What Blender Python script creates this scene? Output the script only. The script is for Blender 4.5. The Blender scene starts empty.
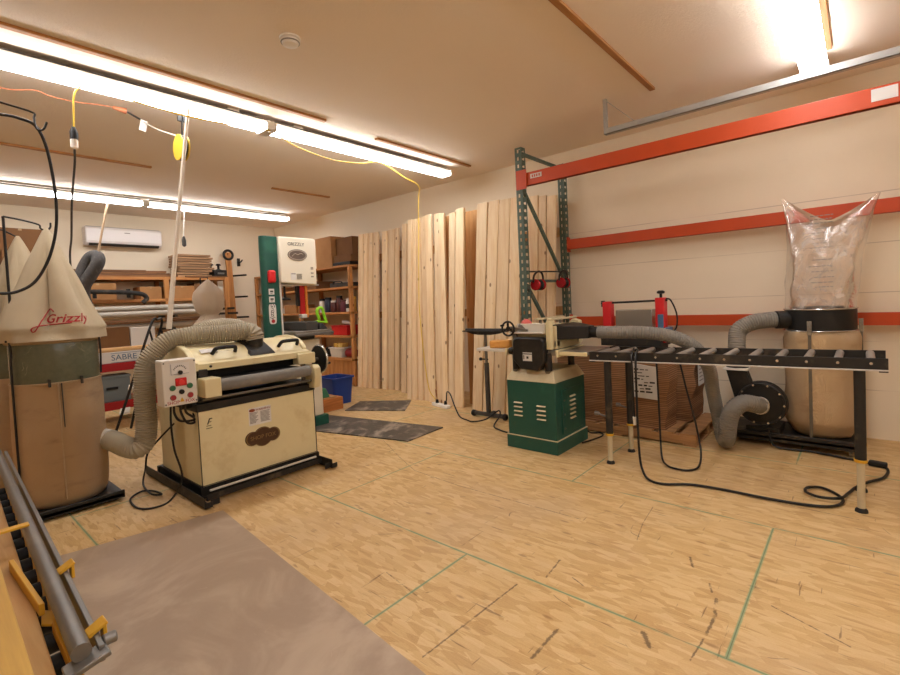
import bpy, bmesh, math, random
from mathutils import Vector, Matrix, Euler, noise
random.seed(7)
S = bpy.context.scene
C = S.collection
PI = math.pi
XR, YB, ZC = 5.316, 9.5, 3.05          # right wall, back wall, ceiling

# ------------------------------------------------------------------ materials
def lin(h):
    h = h.lstrip('#')
    out = []
    for i in (0, 2, 4):
        c = int(h[i:i+2], 16) / 255
        out.append(c/12.92 if c <= .04045 else ((c+.055)/1.055)**2.4)
    return (*out, 1)

class NT:
    def __init__(s, name):
        s.m = bpy.data.materials.new(name); s.m.use_nodes = True
        s.t = s.m.node_tree; s.n = s.t.nodes; s.l = s.t.links
        s.b = s.n['Principled BSDF']
        s.tc = s.n.new('ShaderNodeTexCoord')
    def N(s, kind, **kw):
        nd = s.n.new('ShaderNode' + kind)
        for k, v in kw.items():
            if k.startswith('i_'):
                key = k[2:]
                key = int(key) if key.isdigit() else key.replace('_', ' ')
                s.put(nd.inputs[key], v)
            else: setattr(nd, k, v)
        return nd
    def put(s, inp, v):
        if hasattr(v, 'is_output'): s.l.new(v, inp)
        else: inp.default_value = v
    def math(s, op, a, b=0.0, c=0.0):
        nd = s.N('Math', operation=op)
        for i, v in enumerate((a, b, c)): s.put(nd.inputs[i], v)
        return nd.outputs[0]
    def vec(s, sc=(1, 1, 1), rot=(0, 0, 0), src=None, loc=(0, 0, 0)):
        mp = s.N('Mapping'); s.put(mp.inputs['Vector'], src or s.tc.outputs['Object'])
        mp.inputs['Scale'].default_value = sc; mp.inputs['Rotation'].default_value = rot
        s.put(mp.inputs['Location'], loc)
        return mp.outputs[0]
    def noise(s, vec, scale, detail=4, rough=.55, dist=0):
        nd = s.N('TexNoise', i_Vector=vec, i_Scale=scale, i_Detail=detail, i_Roughness=rough, i_Distortion=dist)
        return nd.outputs['Fac']
    def ramp(s, fac, stops, interp='LINEAR'):
        r = s.N('ValToRGB'); r.color_ramp.interpolation = interp
        e = r.color_ramp.elements
        while len(e) < len(stops): e.new(.5)
        for el, (p, c) in zip(e, stops):
            el.position = p; el.color = c if len(c) == 4 else (*c, 1)
        s.put(r.inputs[0], fac); return r.outputs[0]
    def step(s, fac, a, b):
        nd = s.N('MapRange', interpolation_type='SMOOTHSTEP')
        s.put(nd.inputs[0], fac); nd.inputs[1].default_value = a; nd.inputs[2].default_value = b
        return nd.outputs[0]
    def mix(s, fac, a, b, mode='MIX'):
        nd = s.N('Mix', data_type='RGBA', blend_type=mode)
        s.put(nd.inputs[0], fac); s.put(nd.inputs[6], a); s.put(nd.inputs[7], b)
        return nd.outputs[2]
    def bump(s, h, strength=.3, dist=.01):
        b = s.N('Bump', i_Strength=strength, i_Distance=dist, i_Height=h)
        s.l.new(b.outputs[0], s.b.inputs['Normal'])
    def col(s, c): s.put(s.b.inputs['Base Color'], c)
    def set(s, rough=.5, metal=0., spec=.5):
        s.b.inputs['Roughness'].default_value = rough; s.b.inputs['Metallic'].default_value = metal
        s.b.inputs['Specular IOR Level'].default_value = spec
        return s.m

_cache = {}
def paint(hx, rough=.45, var=.12, dirt=None, metal=0., scale=6, spec=.4):
    """Coloured surface with a little uneven wear; dirt = colour of dust patches."""
    k = (hx, rough, var, dirt, metal, scale)
    if k in _cache: return _cache[k]
    t = NT('surface_' + hx.lstrip('#')); base = lin(hx)
    n = t.noise(t.vec(), scale, 5)
    c = t.mix(t.math('MULTIPLY', n, var*2), base, tuple(x*.55 for x in base[:3]) + (1,))
    if dirt:
        d = t.step(t.noise(t.vec(), scale*.8, 6, .65), .5, .75)
        c = t.mix(t.math('MULTIPLY', d, .6), c, lin(dirt))
    t.col(c); t.bump(t.noise(t.vec(), 90, 2), .06, .002)
    _cache[k] = t.set(rough, metal, spec); return _cache[k]

def steel(hx='#9a9690', rough=.38):
    return paint(hx, rough, .15, None, .85, 12)

def wood(c1, c2, axis=2, knots=True, key='', rough=.6, var=.35):
    k = ('wood', c1, c2, axis, knots)
    if k in _cache: return _cache[k]
    t = NT('wood_grain_' + key)
    rnd = t.N('ObjectInfo').outputs['Random']
    off = t.N('CombineXYZ'); 
    for i in range(3): t.put(off.inputs[i], t.math('MULTIPLY', rnd, 37.0 + 11*i))
    sc = [22, 22, 22]; sc[axis] = 1.1
    v = t.vec(tuple(sc), loc=off.outputs[0])
    n = t.noise(v, 1.0, 6, .6, .6)
    v2 = t.vec(tuple(x*2.6 for x in sc), loc=off.outputs[0])
    fine = t.noise(v2, 1.6, 3)
    f = t.math('ADD', t.math('MULTIPLY', n, .75), t.math('MULTIPLY', fine, .3))
    c = t.ramp(f, [(.3, lin(c2)), (.62, lin(c1))])
    hsv = t.N('HueSaturation'); t.put(hsv.inputs['Color'], c)
    t.put(hsv.inputs['Value'], t.math('ADD', 1-var*.5, t.math('MULTIPLY', rnd, var)))
    c = hsv.outputs[0]
    if knots:
        ks = [9, 9, 9]; ks[axis] = 5
        vo = t.N('TexVoronoi', i_Vector=t.vec(tuple(ks), loc=off.outputs[0]), i_Scale=1.0)
        pick = t.N('SeparateColor'); t.put(pick.inputs[0], vo.outputs['Color'])
        kn = t.math('MULTIPLY', t.math('SUBTRACT', 1, t.step(vo.outputs['Distance'], .08, .16)), t.math('GREATER_THAN', pick.outputs[0], .55))
        c = t.mix(t.math('MULTIPLY', kn, .8), c, lin('#6b3d1c'))
    t.col(c); t.bump(fine, .12, .003)
    _cache[k] = t.set(rough, 0, .3); return _cache[k]

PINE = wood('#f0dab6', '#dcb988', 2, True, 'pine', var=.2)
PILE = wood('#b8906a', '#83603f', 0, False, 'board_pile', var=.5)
PINED = wood('#c99a62', '#a87443', 2, True, 'darker_pine', var=.2)  # darker pine for the set-back boards and the wall rails
SHELFX = wood('#c48a52', '#98602f', 0, False, 'shelf_along', var=.15)
SHELFY = wood('#c48a52', '#98602f', 1, False, 'shelf_across', var=.15)
SHELFZ = wood('#c08850', '#935c2e', 2, True, 'shelf_upright', var=.15)
BATTEN = wood('#b98650', '#8e5c30', 0, False, 'batten', var=.2)
PLANKX = wood('#8d6442', '#573823', 0, False, 'stored_plank', var=.5)
BOARDY = wood('#c9a066', '#b08448', 1, False, 'wide_board', var=.1)
PALLET = wood('#b58a5c', '#856040', 1, False, 'pallet', var=.2)

def mat_floor():
    t = NT('oriented_strand_board')
    P = t.tc.outputs['Object']
    lay = []
    for a, sx, sy in ((.3, 34, 9), (1.45, 30, 8), (2.5, 36, 10)):
        v = t.vec((sx, sy, 1), (0, 0, a))
        vo = t.N('TexVoronoi', i_Vector=v, i_Scale=1.0, i_Randomness=1.0)
        sp = t.N('SeparateColor'); t.put(sp.inputs[0], vo.outputs['Color'])
        lay.append((sp.outputs[0], sp.outputs[1], t.noise(t.vec((sx*5, sy*1.2, 1), (0, 0, a)), 1.0, 3, .6)))
    fac, gr = lay[0][0], lay[0][2]
    for f1, pick, g1 in lay[1:]:
        k = t.math('GREATER_THAN', pick, .52)
        fac = t.math('ADD', t.math('MULTIPLY', fac, t.math('SUBTRACT', 1, k)), t.math('MULTIPLY', f1, k))
        gr = t.math('ADD', t.math('MULTIPLY', gr, t.math('SUBTRACT', 1, k)), t.math('MULTIPLY', g1, k))
    speck = t.noise(t.vec((150, 150, 1)), 1.0, 4, .75)
    f = t.math('ADD', t.math('ADD', t.math('MULTIPLY', fac, .36), t.math('MULTIPLY', gr, .4)), t.math('MULTIPLY', speck, .34))
    c = t.ramp(f, [(.2, lin('#a58355')), (.40, lin('#c09c66')), (.58, lin('#ccab76')), (.85, lin('#dabf8e'))])
    # scattered dark flakes
    vo = t.N('TexVoronoi', i_Vector=t.vec((24, 8, 1), (0, 0, 2.2)), i_Scale=1.0)
    sp = t.N('SeparateColor'); t.put(sp.inputs[0], vo.outputs['Color'])
    dk = t.math('MULTIPLY', t.math('GREATER_THAN', sp.outputs[1], .90), t.math('SUBTRACT', 1, t.step(vo.outputs['Distance'], .12, .3)))
    c = t.mix(t.math('MULTIPLY', dk, .55), c, lin('#7d5530'))
    # worn, greyer traffic areas and dust
    big = t.step(t.noise(P, .9, 4, .6), .42, .7)
    c = t.mix(t.math('MULTIPLY', big, .4), c, lin('#bba283'))
    grime = t.step(t.noise(t.vec((1, 1, 1), (0, 0, .5)), 3.2, 7, .75, 1.2), .54, .74)
    c = t.mix(t.math('MULTIPLY', grime, .3), c, lin('#8f6e49'))
    # scuffs: thin contour lines of a noise, kept only in places
    ln = t.math('ABSOLUTE', t.math('SUBTRACT', t.noise(t.vec((1, 1, 1), (0, 0, .8)), 1.6, 2, .4, .4), .5))
    ln = t.math('SUBTRACT', 1, t.step(ln, .0008, .0028))
    keep = t.step(t.noise(P, 6.5, 3, .6), .56, .64)
    c = t.mix(t.math('MULTIPLY', t.math('MULTIPLY', ln, keep), .6), c, lin('#4a3220'))
    sc2 = t.step(t.noise(t.vec((38, 3.2, 1), (0, 0, 2.0)), 1.0, 3, .6), .66, .71)
    sc3 = t.step(t.noise(t.vec((3, 40, 1), (0, 0, 2.5), loc=(3, 7, 0)), 1.0, 3, .6), .68, .72)
    c = t.mix(t.math('MULTIPLY', t.math('MAXIMUM', sc2, sc3), .6), c, lin('#5f4129'))
    sp = t.N('SeparateXYZ'); t.put(sp.inputs[0], P)
    x, y = sp.outputs[0], sp.outputs[1]
    fuzz = t.noise(P, 55, 4, .7)
    # explicit tyre scuffs (segments)
    def seg(ax, ay, bx, by, w):
        L2 = (bx-ax)**2 + (by-ay)**2
        u = t.math('ADD', t.math('MULTIPLY', t.math('SUBTRACT', x, ax), (bx-ax)/L2), t.math('MULTIPLY', t.math('SUBTRACT', y, ay), (by-ay)/L2))
        cl = t.N('Clamp'); t.put(cl.inputs[0], u)
        dx = t.math('SUBTRACT', x, t.math('ADD', t.math('MULTIPLY', cl.outputs[0], bx-ax), ax))
        dy = t.math('SUBTRACT', y, t.math('ADD', t.math('MULTIPLY', cl.outputs[0], by-ay), ay))
        d = t.math('SQRT', t.math('ADD', t.math('MULTIPLY', dx, dx), t.math('MULTIPLY', dy, dy)))
        d = t.math('ADD', d, t.math('MULTIPLY', t.math('SUBTRACT', fuzz, .5), w*2.2))
        return t.math('SUBTRACT', 1, t.step(d, w*.25, w*.8))
    m = None
    for sgm in ((1.207, 1.264, 1.80, 1.23, .007), (3.01, 3.56, 2.75, 3.05, .004), (2.75, 3.05, 2.59, 2.7, .004), (2.59, 2.7, 2.55, 2.2, .005), (2.55, 2.2, 2.556, 1.85, .005),
                (2.556, 1.85, 2.567, 1.28, .005), (1.93, 1.15, 2.10, 1.168, .008), (2.0, 1.05, 1.97, .98, .005), (1.785, .484, 1.95, .47, .006), (1.95, .47, 2.1, .47, .010), (2.1, .47, 2.22, .49, .011),
                (2.259, .515, 2.32, .537, .009), (1.45, .938, 1.64, .937, .012), (1.824, .663, 1.764, .62, .016), (2.5, .665, 2.417, .63, .010), (2.968, .993, 2.72, .97, .003), (2.72, .97, 2.516, .931, .004),
                (3.45, .6, 3.44, .03, .005), (2.3, .3, 2.2, .05, .006), (1.5, 1.8, 1.45, 1.5, .005)):
        q = seg(*sgm); m = q if m is None else t.math('MAXIMUM', m, q)
    brk = t.step(t.noise(P, 14, 3, .7), .33, .5)
    c = t.mix(t.math('MULTIPLY', t.math('MULTIPLY', m, brk), .7), c, lin('#3d2a1c'))
    # sheet joints with their green painted edges
    gx = t.math('DIVIDE', t.math('SUBTRACT', x, 1.87), 1.2)
    row = t.math('FLOOR', gx)
    fx = t.math('MULTIPLY', t.math('SUBTRACT', .5, t.math('ABSOLUTE', t.math('SUBTRACT', t.math('FRACT', gx), .5))), 1.2)
    odd = t.math('MODULO', t.math('ADD', row, 10), 2)
    gy = t.math('DIVIDE', t.math('SUBTRACT', t.math('SUBTRACT', y, .385), t.math('MULTIPLY', odd, 1.2)), 2.425)
    fy = t.math('MULTIPLY', t.math('SUBTRACT', .5, t.math('ABSOLUTE', t.math('SUBTRACT', t.math('FRACT', gy), .5))), 2.425)
    d = t.math('MINIMUM', fx, fy)
    wob = t.math('MULTIPLY', t.noise(P, 9, 3, .6), .007)
    green = t.math('MULTIPLY', t.math('SUBTRACT', 1, t.step(t.math('ADD', d, wob), .007, .013)), t.step(t.noise(P, 5, 3, .6), .3, .5))
    c = t.mix(t.math('MULTIPLY', green, .75), c, lin('#6f9c76'))
    crack = t.math('SUBTRACT', 1, t.step(d, .0008, .0026))
    c = t.mix(t.math('MULTIPLY', crack, .6), c, lin('#4f4a35'))
    t.col(c); t.bump(f, .1, .003)
    t.b.inputs['Roughness'].default_value = .5
    return t.set(.52, 0, .35)

def mat_wall():
    t = NT('cream_wall_panels'); P = t.tc.outputs['Object']
    sp = t.N('SeparateXYZ'); t.put(sp.inputs[0], P); z = sp.outputs[2]
    g = t.math('FRACT', t.math('DIVIDE', t.math('ADD', z, .0015), .4125))
    l = t.math('SUBTRACT', 1, t.step(t.math('ABSOLUTE', t.math('SUBTRACT', g, .5)), .0, .0001))
    dd = t.math('SUBTRACT', .5, t.math('ABSOLUTE', t.math('SUBTRACT', g, .5)))
    line = t.math('MULTIPLY', t.math('SUBTRACT', 1, t.step(dd, .004, .012)), t.math('LESS_THAN', z, 2.3))
    keep = t.step(t.noise(t.vec((1, .6, 3)), 2.0, 3), .35, .6)
    n = t.noise(P, 2.2, 5, .6)
    c = t.mix(t.math('MULTIPLY', n, .35), lin('#ecdfc6'), lin('#d6c5a8'))
    mk = t.step(t.noise(t.vec((1, .5, 1.4)), 2.6, 6, .7), .62, .8)
    c = t.mix(t.math('MULTIPLY', mk, .25), c, lin('#a98a6a'))
    c = t.mix(t.math('MULTIPLY', t.math('MULTIPLY', line, keep), .5), c, lin('#8f7a64'))
    t.col(c); t.bump(t.math('ADD', t.noise(P, 120, 2), t.math('MULTIPLY', line, -1.5)), .12, .003)
    return t.set(.6, 0, .3)

def mat_plaster(hx, hx2, key, b=.3):
    t = NT('plaster_' + key); P = t.tc.outputs['Object']
    n = t.noise(P, 1.1, 5, .6)
    t.col(t.mix(t.math('MULTIPLY', n, .5), lin(hx), lin(hx2)))
    t.bump(t.noise(P, 70, 4, .65), b, .006)
    return t.set(.75, 0, .2)

def mat_emit(hx, s):
    t = NT('lit_lens'); t.b.inputs['Emission Color'].default_value = lin(hx); t.b.inputs['Emission Strength'].default_value = s
    t.col(lin('#f4f2ee')); return t.set(.4)

def mat_card(hx, hx2, key, layers=True, step=.017):
    k = ('card', hx, key)
    if k in _cache: return _cache[k]
    t = NT('corrugated_card_' + key); P = t.tc.outputs['Object']
    sp = t.N('SeparateXYZ'); t.put(sp.inputs[0], P)
    n = t.noise(P, 5, 5, .6)
    c = t.mix(n, lin(hx), lin(hx2))
    if layers:
        zz = t.math('ADD', sp.outputs[2], t.math('MULTIPLY', t.noise(t.vec((2.5, 2.5, 8)), 1.0, 2), .02))
        fr = t.math('FRACT', t.math('DIVIDE', zz, step))
        lay = t.N('TexWhiteNoise', noise_dimensions='1D'); t.put(lay.inputs['W'], t.math('FLOOR', t.math('DIVIDE', zz, step)))
        gap = t.math('SUBTRACT', 1, t.step(t.math('ABSOLUTE', t.math('SUBTRACT', fr, .5)), .18, .42))
        c = t.mix(t.math('MULTIPLY', lay.outputs[0], .4), c, lin('#6b4930'))
        c = t.mix(t.math('MULTIPLY', t.math('SUBTRACT', 1, gap), .6), c, lin('#3f2818'))
        t.bump(gap, .5, .004)
    t.col(c)
    _cache[k] = t.set(.8, 0, .15); return _cache[k]

def mat_cloth(hx, hx2, key, stain=None):
    k = ('cloth', key)
    if k in _cache: return _cache[k]
    t = NT('cloth_' + key); P = t.tc.outputs['Object']
    n = t.noise(P, 3.5, 5, .6)
    c = t.mix(n, lin(hx), lin(hx2))
    if stain:
        c = t.mix(t.math('MULTIPLY', t.step(t.noise(t.vec((2, 2, 5)), 1.7, 6, .65), .52, .75), .55), c, lin(stain))
    wv = t.N('TexWave', i_Vector=t.vec((1, 1, 1)), i_Scale=160.0)
    t.col(c); t.bump(t.math('ADD', t.math('MULTIPLY', wv.outputs['Fac'], .25), t.noise(t.vec((1, 1, .45)), 11, 5, .6, .6)), .6, .022)
    t.b.inputs['Sheen Weight'].default_value = .15
    return _cache.setdefault(k, t.set(.85, 0, .15))

def mat_dusty(hx, dust, key, sc=2.2, lo=.48, hi=.78, rough=.7):
    t = NT('dusty_' + key); P = t.tc.outputs['Object']
    n = t.step(t.noise(P, sc, 6, .6, 1.4), lo, hi)
    f = t.noise(t.vec((30, 30, 30)), 1.0, 4, .7)
    c = t.mix(t.math('MULTIPLY', n, .7), lin(hx), lin(dust))
    c = t.mix(t.math('MULTIPLY', f, .2), c, lin(dust))
    ln = t.math('ABSOLUTE', t.math('SUBTRACT', t.noise(t.vec((1, 1, 1), loc=(2, 2, 0)), 7, 2, .4), .5))
    ln = t.math('MULTIPLY', t.math('SUBTRACT', 1, t.step(ln, .001, .006)), t.step(t.noise(P, 11, 3), .58, .66))
    c = t.mix(t.math('MULTIPLY', ln, .5), c, lin(dust))
    t.col(c); t.bump(f, .12, .003)
    return t.set(rough, 0, .3)

def mat_film(tint, amount, key, rough=.12):
    """Clear plastic film: mostly see-through with a milky sheen and reflections."""
    t = NT('clear_film_' + key); n, l = t.n, t.l
    out = n['Material Output']; n.remove(t.b)
    tr = t.N('BsdfTransparent'); tr.inputs[0].default_value = lin('#fbf6f2')
    df = t.N('BsdfDiffuse'); df.inputs[0].default_value = lin(tint)
    gl = t.N('BsdfGlossy'); gl.inputs['Roughness'].default_value = rough
    P = t.tc.outputs['Object']
    cr = t.noise(t.vec((1, 1, .8)), 7, 5, .6, .8)
    bp = t.N('Bump', i_Strength=.5, i_Distance=.02, i_Height=cr)
    l.new(bp.outputs[0], gl.inputs['Normal'])
    m1 = t.N('MixShader'); t.put(m1.inputs[0], t.math('MULTIPLY', t.step(cr, .3, .8), amount)); l.new(tr.outputs[0], m1.inputs[1]); l.new(df.outputs[0], m1.inputs[2])
    fr = t.N('Fresnel'); fr.inputs[0].default_value = 1.4; l.new(bp.outputs[0], fr.inputs['Normal'])
    m2 = t.N('MixShader'); t.put(m2.inputs[0], t.math('MULTIPLY', fr.outputs[0], .8)); l.new(m1.outputs[0], m2.inputs[1]); l.new(gl.outputs[0], m2.inputs[2])
    l.new(m2.outputs[0], out.inputs[0])
    return t.m

CREAM = paint('#ddd0a4', .38, .1, '#c2ac7c')
CREAMD = paint('#cfc09a', .45, .15, '#a8926c')
PANEL = paint('#d8d2c6', .45, .1)
GREEN = paint('#1f5347', .35, .2, '#2f6a55')
RACKG = paint('#52665a', .5, .25, '#7d7c68', 0, 14)
ORANGE = paint('#c2481c', .45, .12, '#ad451b', 0, 5)
RED = paint('#cf2226', .4, .12)
BLACK = paint('#191715', .45, .2, '#3a332a')
BLACKD = paint('#24211d', .55, .2, '#6a5b48', 0, 9)
RUBBER = paint('#161514', .6, .1)
CHARC = paint('#46433f', .7, .2, '#6b6257')
GREYM = paint('#7e7b76', .4, .2, '#94897a', .6, 8)
GALV = paint('#b3b2ae', .4, .2, None, .35, 20)
CHROME = steel('#c9c7c2', .2)
WHITE = paint('#ece8e0', .4, .05)
PAPER = paint('#dcd8d2', .7, .12)
INK = paint('#33302c', .7, .05)
INKG = paint('#8a857d', .7, .05)
REDINK = paint('#a8262a', .6, .1)
BLUE = paint('#1f3f8a', .35, .1)
YELLOW = paint('#d8a52e', .45, .2, '#a9802f')
HOSEG = paint('#7f7a71', .55, .12, '#9a8e7c')
HOSEB = paint('#aaa08a', .6, .2, '#8d7d62')
HOSED = paint('#6e675d', .5, .15, '#8d8272')
IRON = paint('#77736b', .35, .15, '#8f8068', .7)
CORDB = paint('#15120f', .5, .05)
CORDY = paint('#e6c23c', .45, .05)
CORDO = paint('#d98a64', .5, .05)
CANVAS = mat_cloth('#d9caab', '#c3b08d', 'canvas')
CANVASD = mat_cloth('#c6a67c', '#b08e64', 'filter_bag', '#8d7050')
CANVASR = mat_cloth('#ccb089', '#b6966c', 'filter_bag_pale', '#9c7b54')
FILM = mat_film('#efe6dd', .5, 'bag')
RINGM = None
CARDL = mat_card('#b98e68', '#9c714e', 'stack')
CARDB = mat_card('#b4875a', '#96693f', 'box', False)
CARDD = mat_card('#84603f', '#6b4a30', 'dark_box', False)

# ------------------------------------------------------------------ mesh collector
def catmull(pts, n=8):
    p = [Vector(q) for q in pts]
    if len(p) < 3: return p
    p = [p[0]*2-p[1]] + p + [p[-1]*2-p[-2]]
    out = []
    for i in range(1, len(p)-2):
        a, b, c, d = p[i-1:i+3]
        for k in range(n):
            u = k/n
            out.append(.5*((2*b)+(c-a)*u+(2*a-5*b+4*c-d)*u*u+(3*b-a-3*c+d)*u**3))
    out.append(p[-2]); return out

def resample(pts, step):
    out = [pts[0].copy()]; acc = 0
    for a, b in zip(pts, pts[1:]):
        L = (b-a).length
        if L < 1e-9: continue
        t = step-acc
        while t <= L:
            out.append(a.lerp(b, t/L)); t += step
        acc = (acc+L) % step
    return out

W = {}
SHIFT = Vector((0, 0, 0))            # offset of the unit being built
class M:
    def __init__(s): s.v, s.f = [], []
    def add(s, vs, fs):
        k = len(s.v); s.v += [tuple(v) for v in vs]; s.f += [tuple(i+k for i in f) for f in fs]; return s
    def box(s, x0, x1, y0, y1, z0, z1):
        return s.add([(x, y, z) for z in (z0, z1) for y in (y0, y1) for x in (x0, x1)],
                     [(0, 2, 3, 1), (4, 5, 7, 6), (0, 1, 5, 4), (2, 6, 7, 3), (0, 4, 6, 2), (1, 3, 7, 5)])
    def hexa(s, p):      # bottom ring of 4, top ring of 4
        return s.add(p, [(3, 2, 1, 0), (4, 5, 6, 7), (0, 1, 5, 4), (1, 2, 6, 5), (2, 3, 7, 6), (3, 0, 4, 7)])
    def obox(s, c, size, rot=(0, 0, 0)):
        R = Euler(rot).to_matrix(); c = Vector(c)
        h = [d/2 for d in size]
        return s.add([c+R@Vector((x*h[0], y*h[1], z*h[2])) for z in (-1, 1) for y in (-1, 1) for x in (-1, 1)],
                     [(0, 2, 3, 1), (4, 5, 7, 6), (0, 1, 5, 4), (2, 6, 7, 3), (0, 4, 6, 2), (1, 3, 7, 5)])
    def bar(s, a, b, w, h, up=(0, 0, 1)):
        a, b = Vector(a), Vector(b); d = (b-a).normalized(); u = Vector(up)
        x = d.cross(u)
        if x.length < 1e-4: x = d.cross(Vector((1, 0, 0)))
        x.normalize(); u = x.cross(d)
        r = [x*i*w/2+u*j*h/2 for i, j in ((-1, -1), (1, -1), (1, 1), (-1, 1))]
        return s.hexa([a+q for q in r]+[b+q for q in r])
    def loft(s, rings, cap=True, close=True):
        n = len(rings[0]); vs = [v for r in rings for v in r]; fs = []
        for i in range(len(rings)-1):
            for j in range(n if close else n-1):
                k = (j+1) % n
                fs.append((i*n+j, i*n+k, (i+1)*n+k, (i+1)*n+j))
        if cap: fs += [tuple(range(n-1, -1, -1)), tuple((len(rings)-1)*n+j for j in range(n))]
        return s.add(vs, fs)
    def tube(s, pts, r, seg=10, cap=True):
        p = [Vector(q) for q in pts]
        rr = r if isinstance(r, (list, tuple)) else [r]*len(p)
        rings = []; u = None
        for i, q in enumerate(p):
            d = (p[min(i+1, len(p)-1)]-p[max(i-1, 0)]).normalized()
            if u is None:
                u = d.orthogonal().normalized()
            else:
                u = u-d*u.dot(d)
                u = u.normalized() if u.length > 1e-6 else d.orthogonal().normalized()
            w = d.cross(u)
            rings.append([q+(u*math.cos(2*PI*j/seg)+w*math.sin(2*PI*j/seg))*rr[i] for j in range(seg)])
        return s.loft(rings, cap)
    def cyl(s, a, b, r, r2=None, seg=20): return s.tube([a, b], [r, r if r2 is None else r2], seg)
    def lathe(s, prof, c, axis=2, seg=28, cap=True):
        c = Vector(c); rings = []
        for r, h in prof:
            ring = []
            for j in range(seg):
                a, b = r*math.cos(2*PI*j/seg), r*math.sin(2*PI*j/seg)
                ring.append(c+Vector(((a, b, h), (h, a, b), (b, h, a))[(2, 0, 1).index(axis)]))
            rings.append(ring)
        return s.loft(rings, cap)
    def torus(s, c, R, r, axis=2, seg=28, ts=8, sy=1.):
        c = Vector(c); pts = []
        for j in range(seg):
            a, b = math.cos(2*PI*j/seg), math.sin(2*PI*j/seg)
            for k in range(ts):
                q = R+r*math.cos(2*PI*k/ts); h = r*math.sin(2*PI*k/ts)
                v = (q*a, q*b*sy, h)
                pts.append(c+Vector(((v[0], v[1], v[2]), (v[2], v[0], v[1]), (v[1], v[2], v[0]))[(2, 0, 1).index(axis)]))
        fs = [(j*ts+k, ((j+1) % seg)*ts+k, ((j+1) % seg)*ts+(k+1) % ts, j*ts+(k+1) % ts) for j in range(seg) for k in range(ts)]
        return s.add(pts, fs)
    def prism(s, poly, axis, a, b):
        def P(q, h): return ((h, q[0], q[1]), (q[0], h, q[1]), (q[0], q[1], h))[axis]
        n = len(poly)
        return s.add([P(q, a) for q in poly]+[P(q, b) for q in poly],
                     [tuple(range(n-1, -1, -1)), tuple(range(n, 2*n))]+[(i, (i+1) % n, n+(i+1) % n, n+i) for i in range(n)])
    def build(s, name, mat, parent=None, bevel=0, ang=38, label=None, subd=0, world=False):
        vs = [Vector(v)+SHIFT for v in s.v]
        if parent is not None: Mx = W[parent.name].copy()
        elif world: Mx = Matrix.Identity(4)
        else:
            lo = [min(v[i] for v in vs) for i in range(3)]; hi = [max(v[i] for v in vs) for i in range(3)]
            Mx = Matrix.Translation(((lo[0]+hi[0])/2, (lo[1]+hi[1])/2, lo[2]))
        inv = Mx.inverted()
        me = bpy.data.meshes.new(name); me.from_pydata([inv@v for v in vs], [], s.f)
        bm = bmesh.new(); bm.from_mesh(me); bmesh.ops.recalc_face_normals(bm, faces=bm.faces); bm.to_mesh(me); bm.free()
        for p in me.polygons: p.use_smooth = True
        me.set_sharp_from_angle(angle=math.radians(ang))
        me.materials.append(mat)
        o = bpy.data.objects.new(name, me); C.objects.link(o)
        if parent is not None: o.parent = parent
        else: o.matrix_world = Mx
        W[o.name] = Mx
        if bevel:
            b = o.modifiers.new('bevel', 'BEVEL'); b.width = bevel; b.segments = 2; b.limit_method = 'ANGLE'; b.angle_limit = math.radians(40)
        if subd:
            b = o.modifiers.new('smooth', 'SUBSURF'); b.levels = subd; b.render_levels = subd
        if label: o['label'] = label
        return o

def thing(name, label, cat, loc=(0, 0, 0), group=None):
    o = bpy.data.objects.new(name, None); C.objects.link(o); o.empty_display_size = .1
    loc = Vector(loc)+SHIFT; o.location = loc; W[o.name] = Matrix.Translation(loc)
    return tag(o, label, cat, group)
def tag(o, label, cat, group=None):
    o['label'] = label; o['category'] = cat
    if group: o['group'] = group
    return o
def struct(name, m, mat):
    o = m.build(name, mat, world=True); o['kind'] = 'structure'; return o
def dup(root, delta, label=None, group=None):
    """A copy of a thing with copies of its parts and sub-parts, moved by delta."""
    r = root.copy(); C.objects.link(r); r.location = root.location + Vector(delta)
    W[r.name] = Matrix.Translation(delta) @ W[root.name]
    if label: r['label'] = label
    if group: r['group'] = group
    for ch in list(root.children):
        c = ch.copy(); C.objects.link(c); c.parent = r; W[c.name] = W[r.name]
        for g in ch.children:
            d = g.copy(); C.objects.link(d); d.parent = c; W[d.name] = W[r.name]
    return r
def text(body, name, size, mat, parent, org, right, up, shear=0., depth=.001, align='CENTER'):
    cu = bpy.data.curves.new(name, 'FONT'); cu.body = body; cu.size = size; cu.align_x = align; cu.align_y = 'CENTER'
    cu.shear = shear; cu.extrude = depth; cu.resolution_u = 3
    tmp = bpy.data.objects.new('tmp', cu); C.objects.link(tmp)
    me = bpy.data.meshes.new_from_object(tmp.evaluated_get(bpy.context.evaluated_depsgraph_get()))
    bpy.data.objects.remove(tmp); bpy.data.curves.remove(cu)
    me.name = name
    r, u = Vector(right).normalized(), Vector(up).normalized(); n = r.cross(u)
    T = Matrix((r, u, n)).transposed().to_4x4(); T.translation = Vector(org)
    me.transform(W[parent.name].inverted() @ T)
    me.materials.clear(); me.materials.append(mat)
    o = bpy.data.objects.new(name, me); C.objects.link(o); o.parent = parent; W[o.name] = W[parent.name]
    return o
def hose(pts, r, pitch=.014, depth=.006, seg=18, n=14, r2=None, at=.6):
    """Corrugated duct: rings of alternating radius along a smooth path."""
    p = resample(catmull(pts, n), pitch/2)
    k = len(p)
    return M().tube(p, [(r if r2 is None else r+(r2-r)*min(1, max(0, (i/k-at)*6)))-(depth if i % 2 else 0) for i in range(k)], seg)
def cable(pts, r, seg=8, n=8): return M().tube(catmull(pts, n), r, seg)
def disc_pts(cx, cy, a, b, n=28): return [(cx+a*math.cos(2*PI*i/n), cy+b*math.sin(2*PI*i/n)) for i in range(n)]

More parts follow.
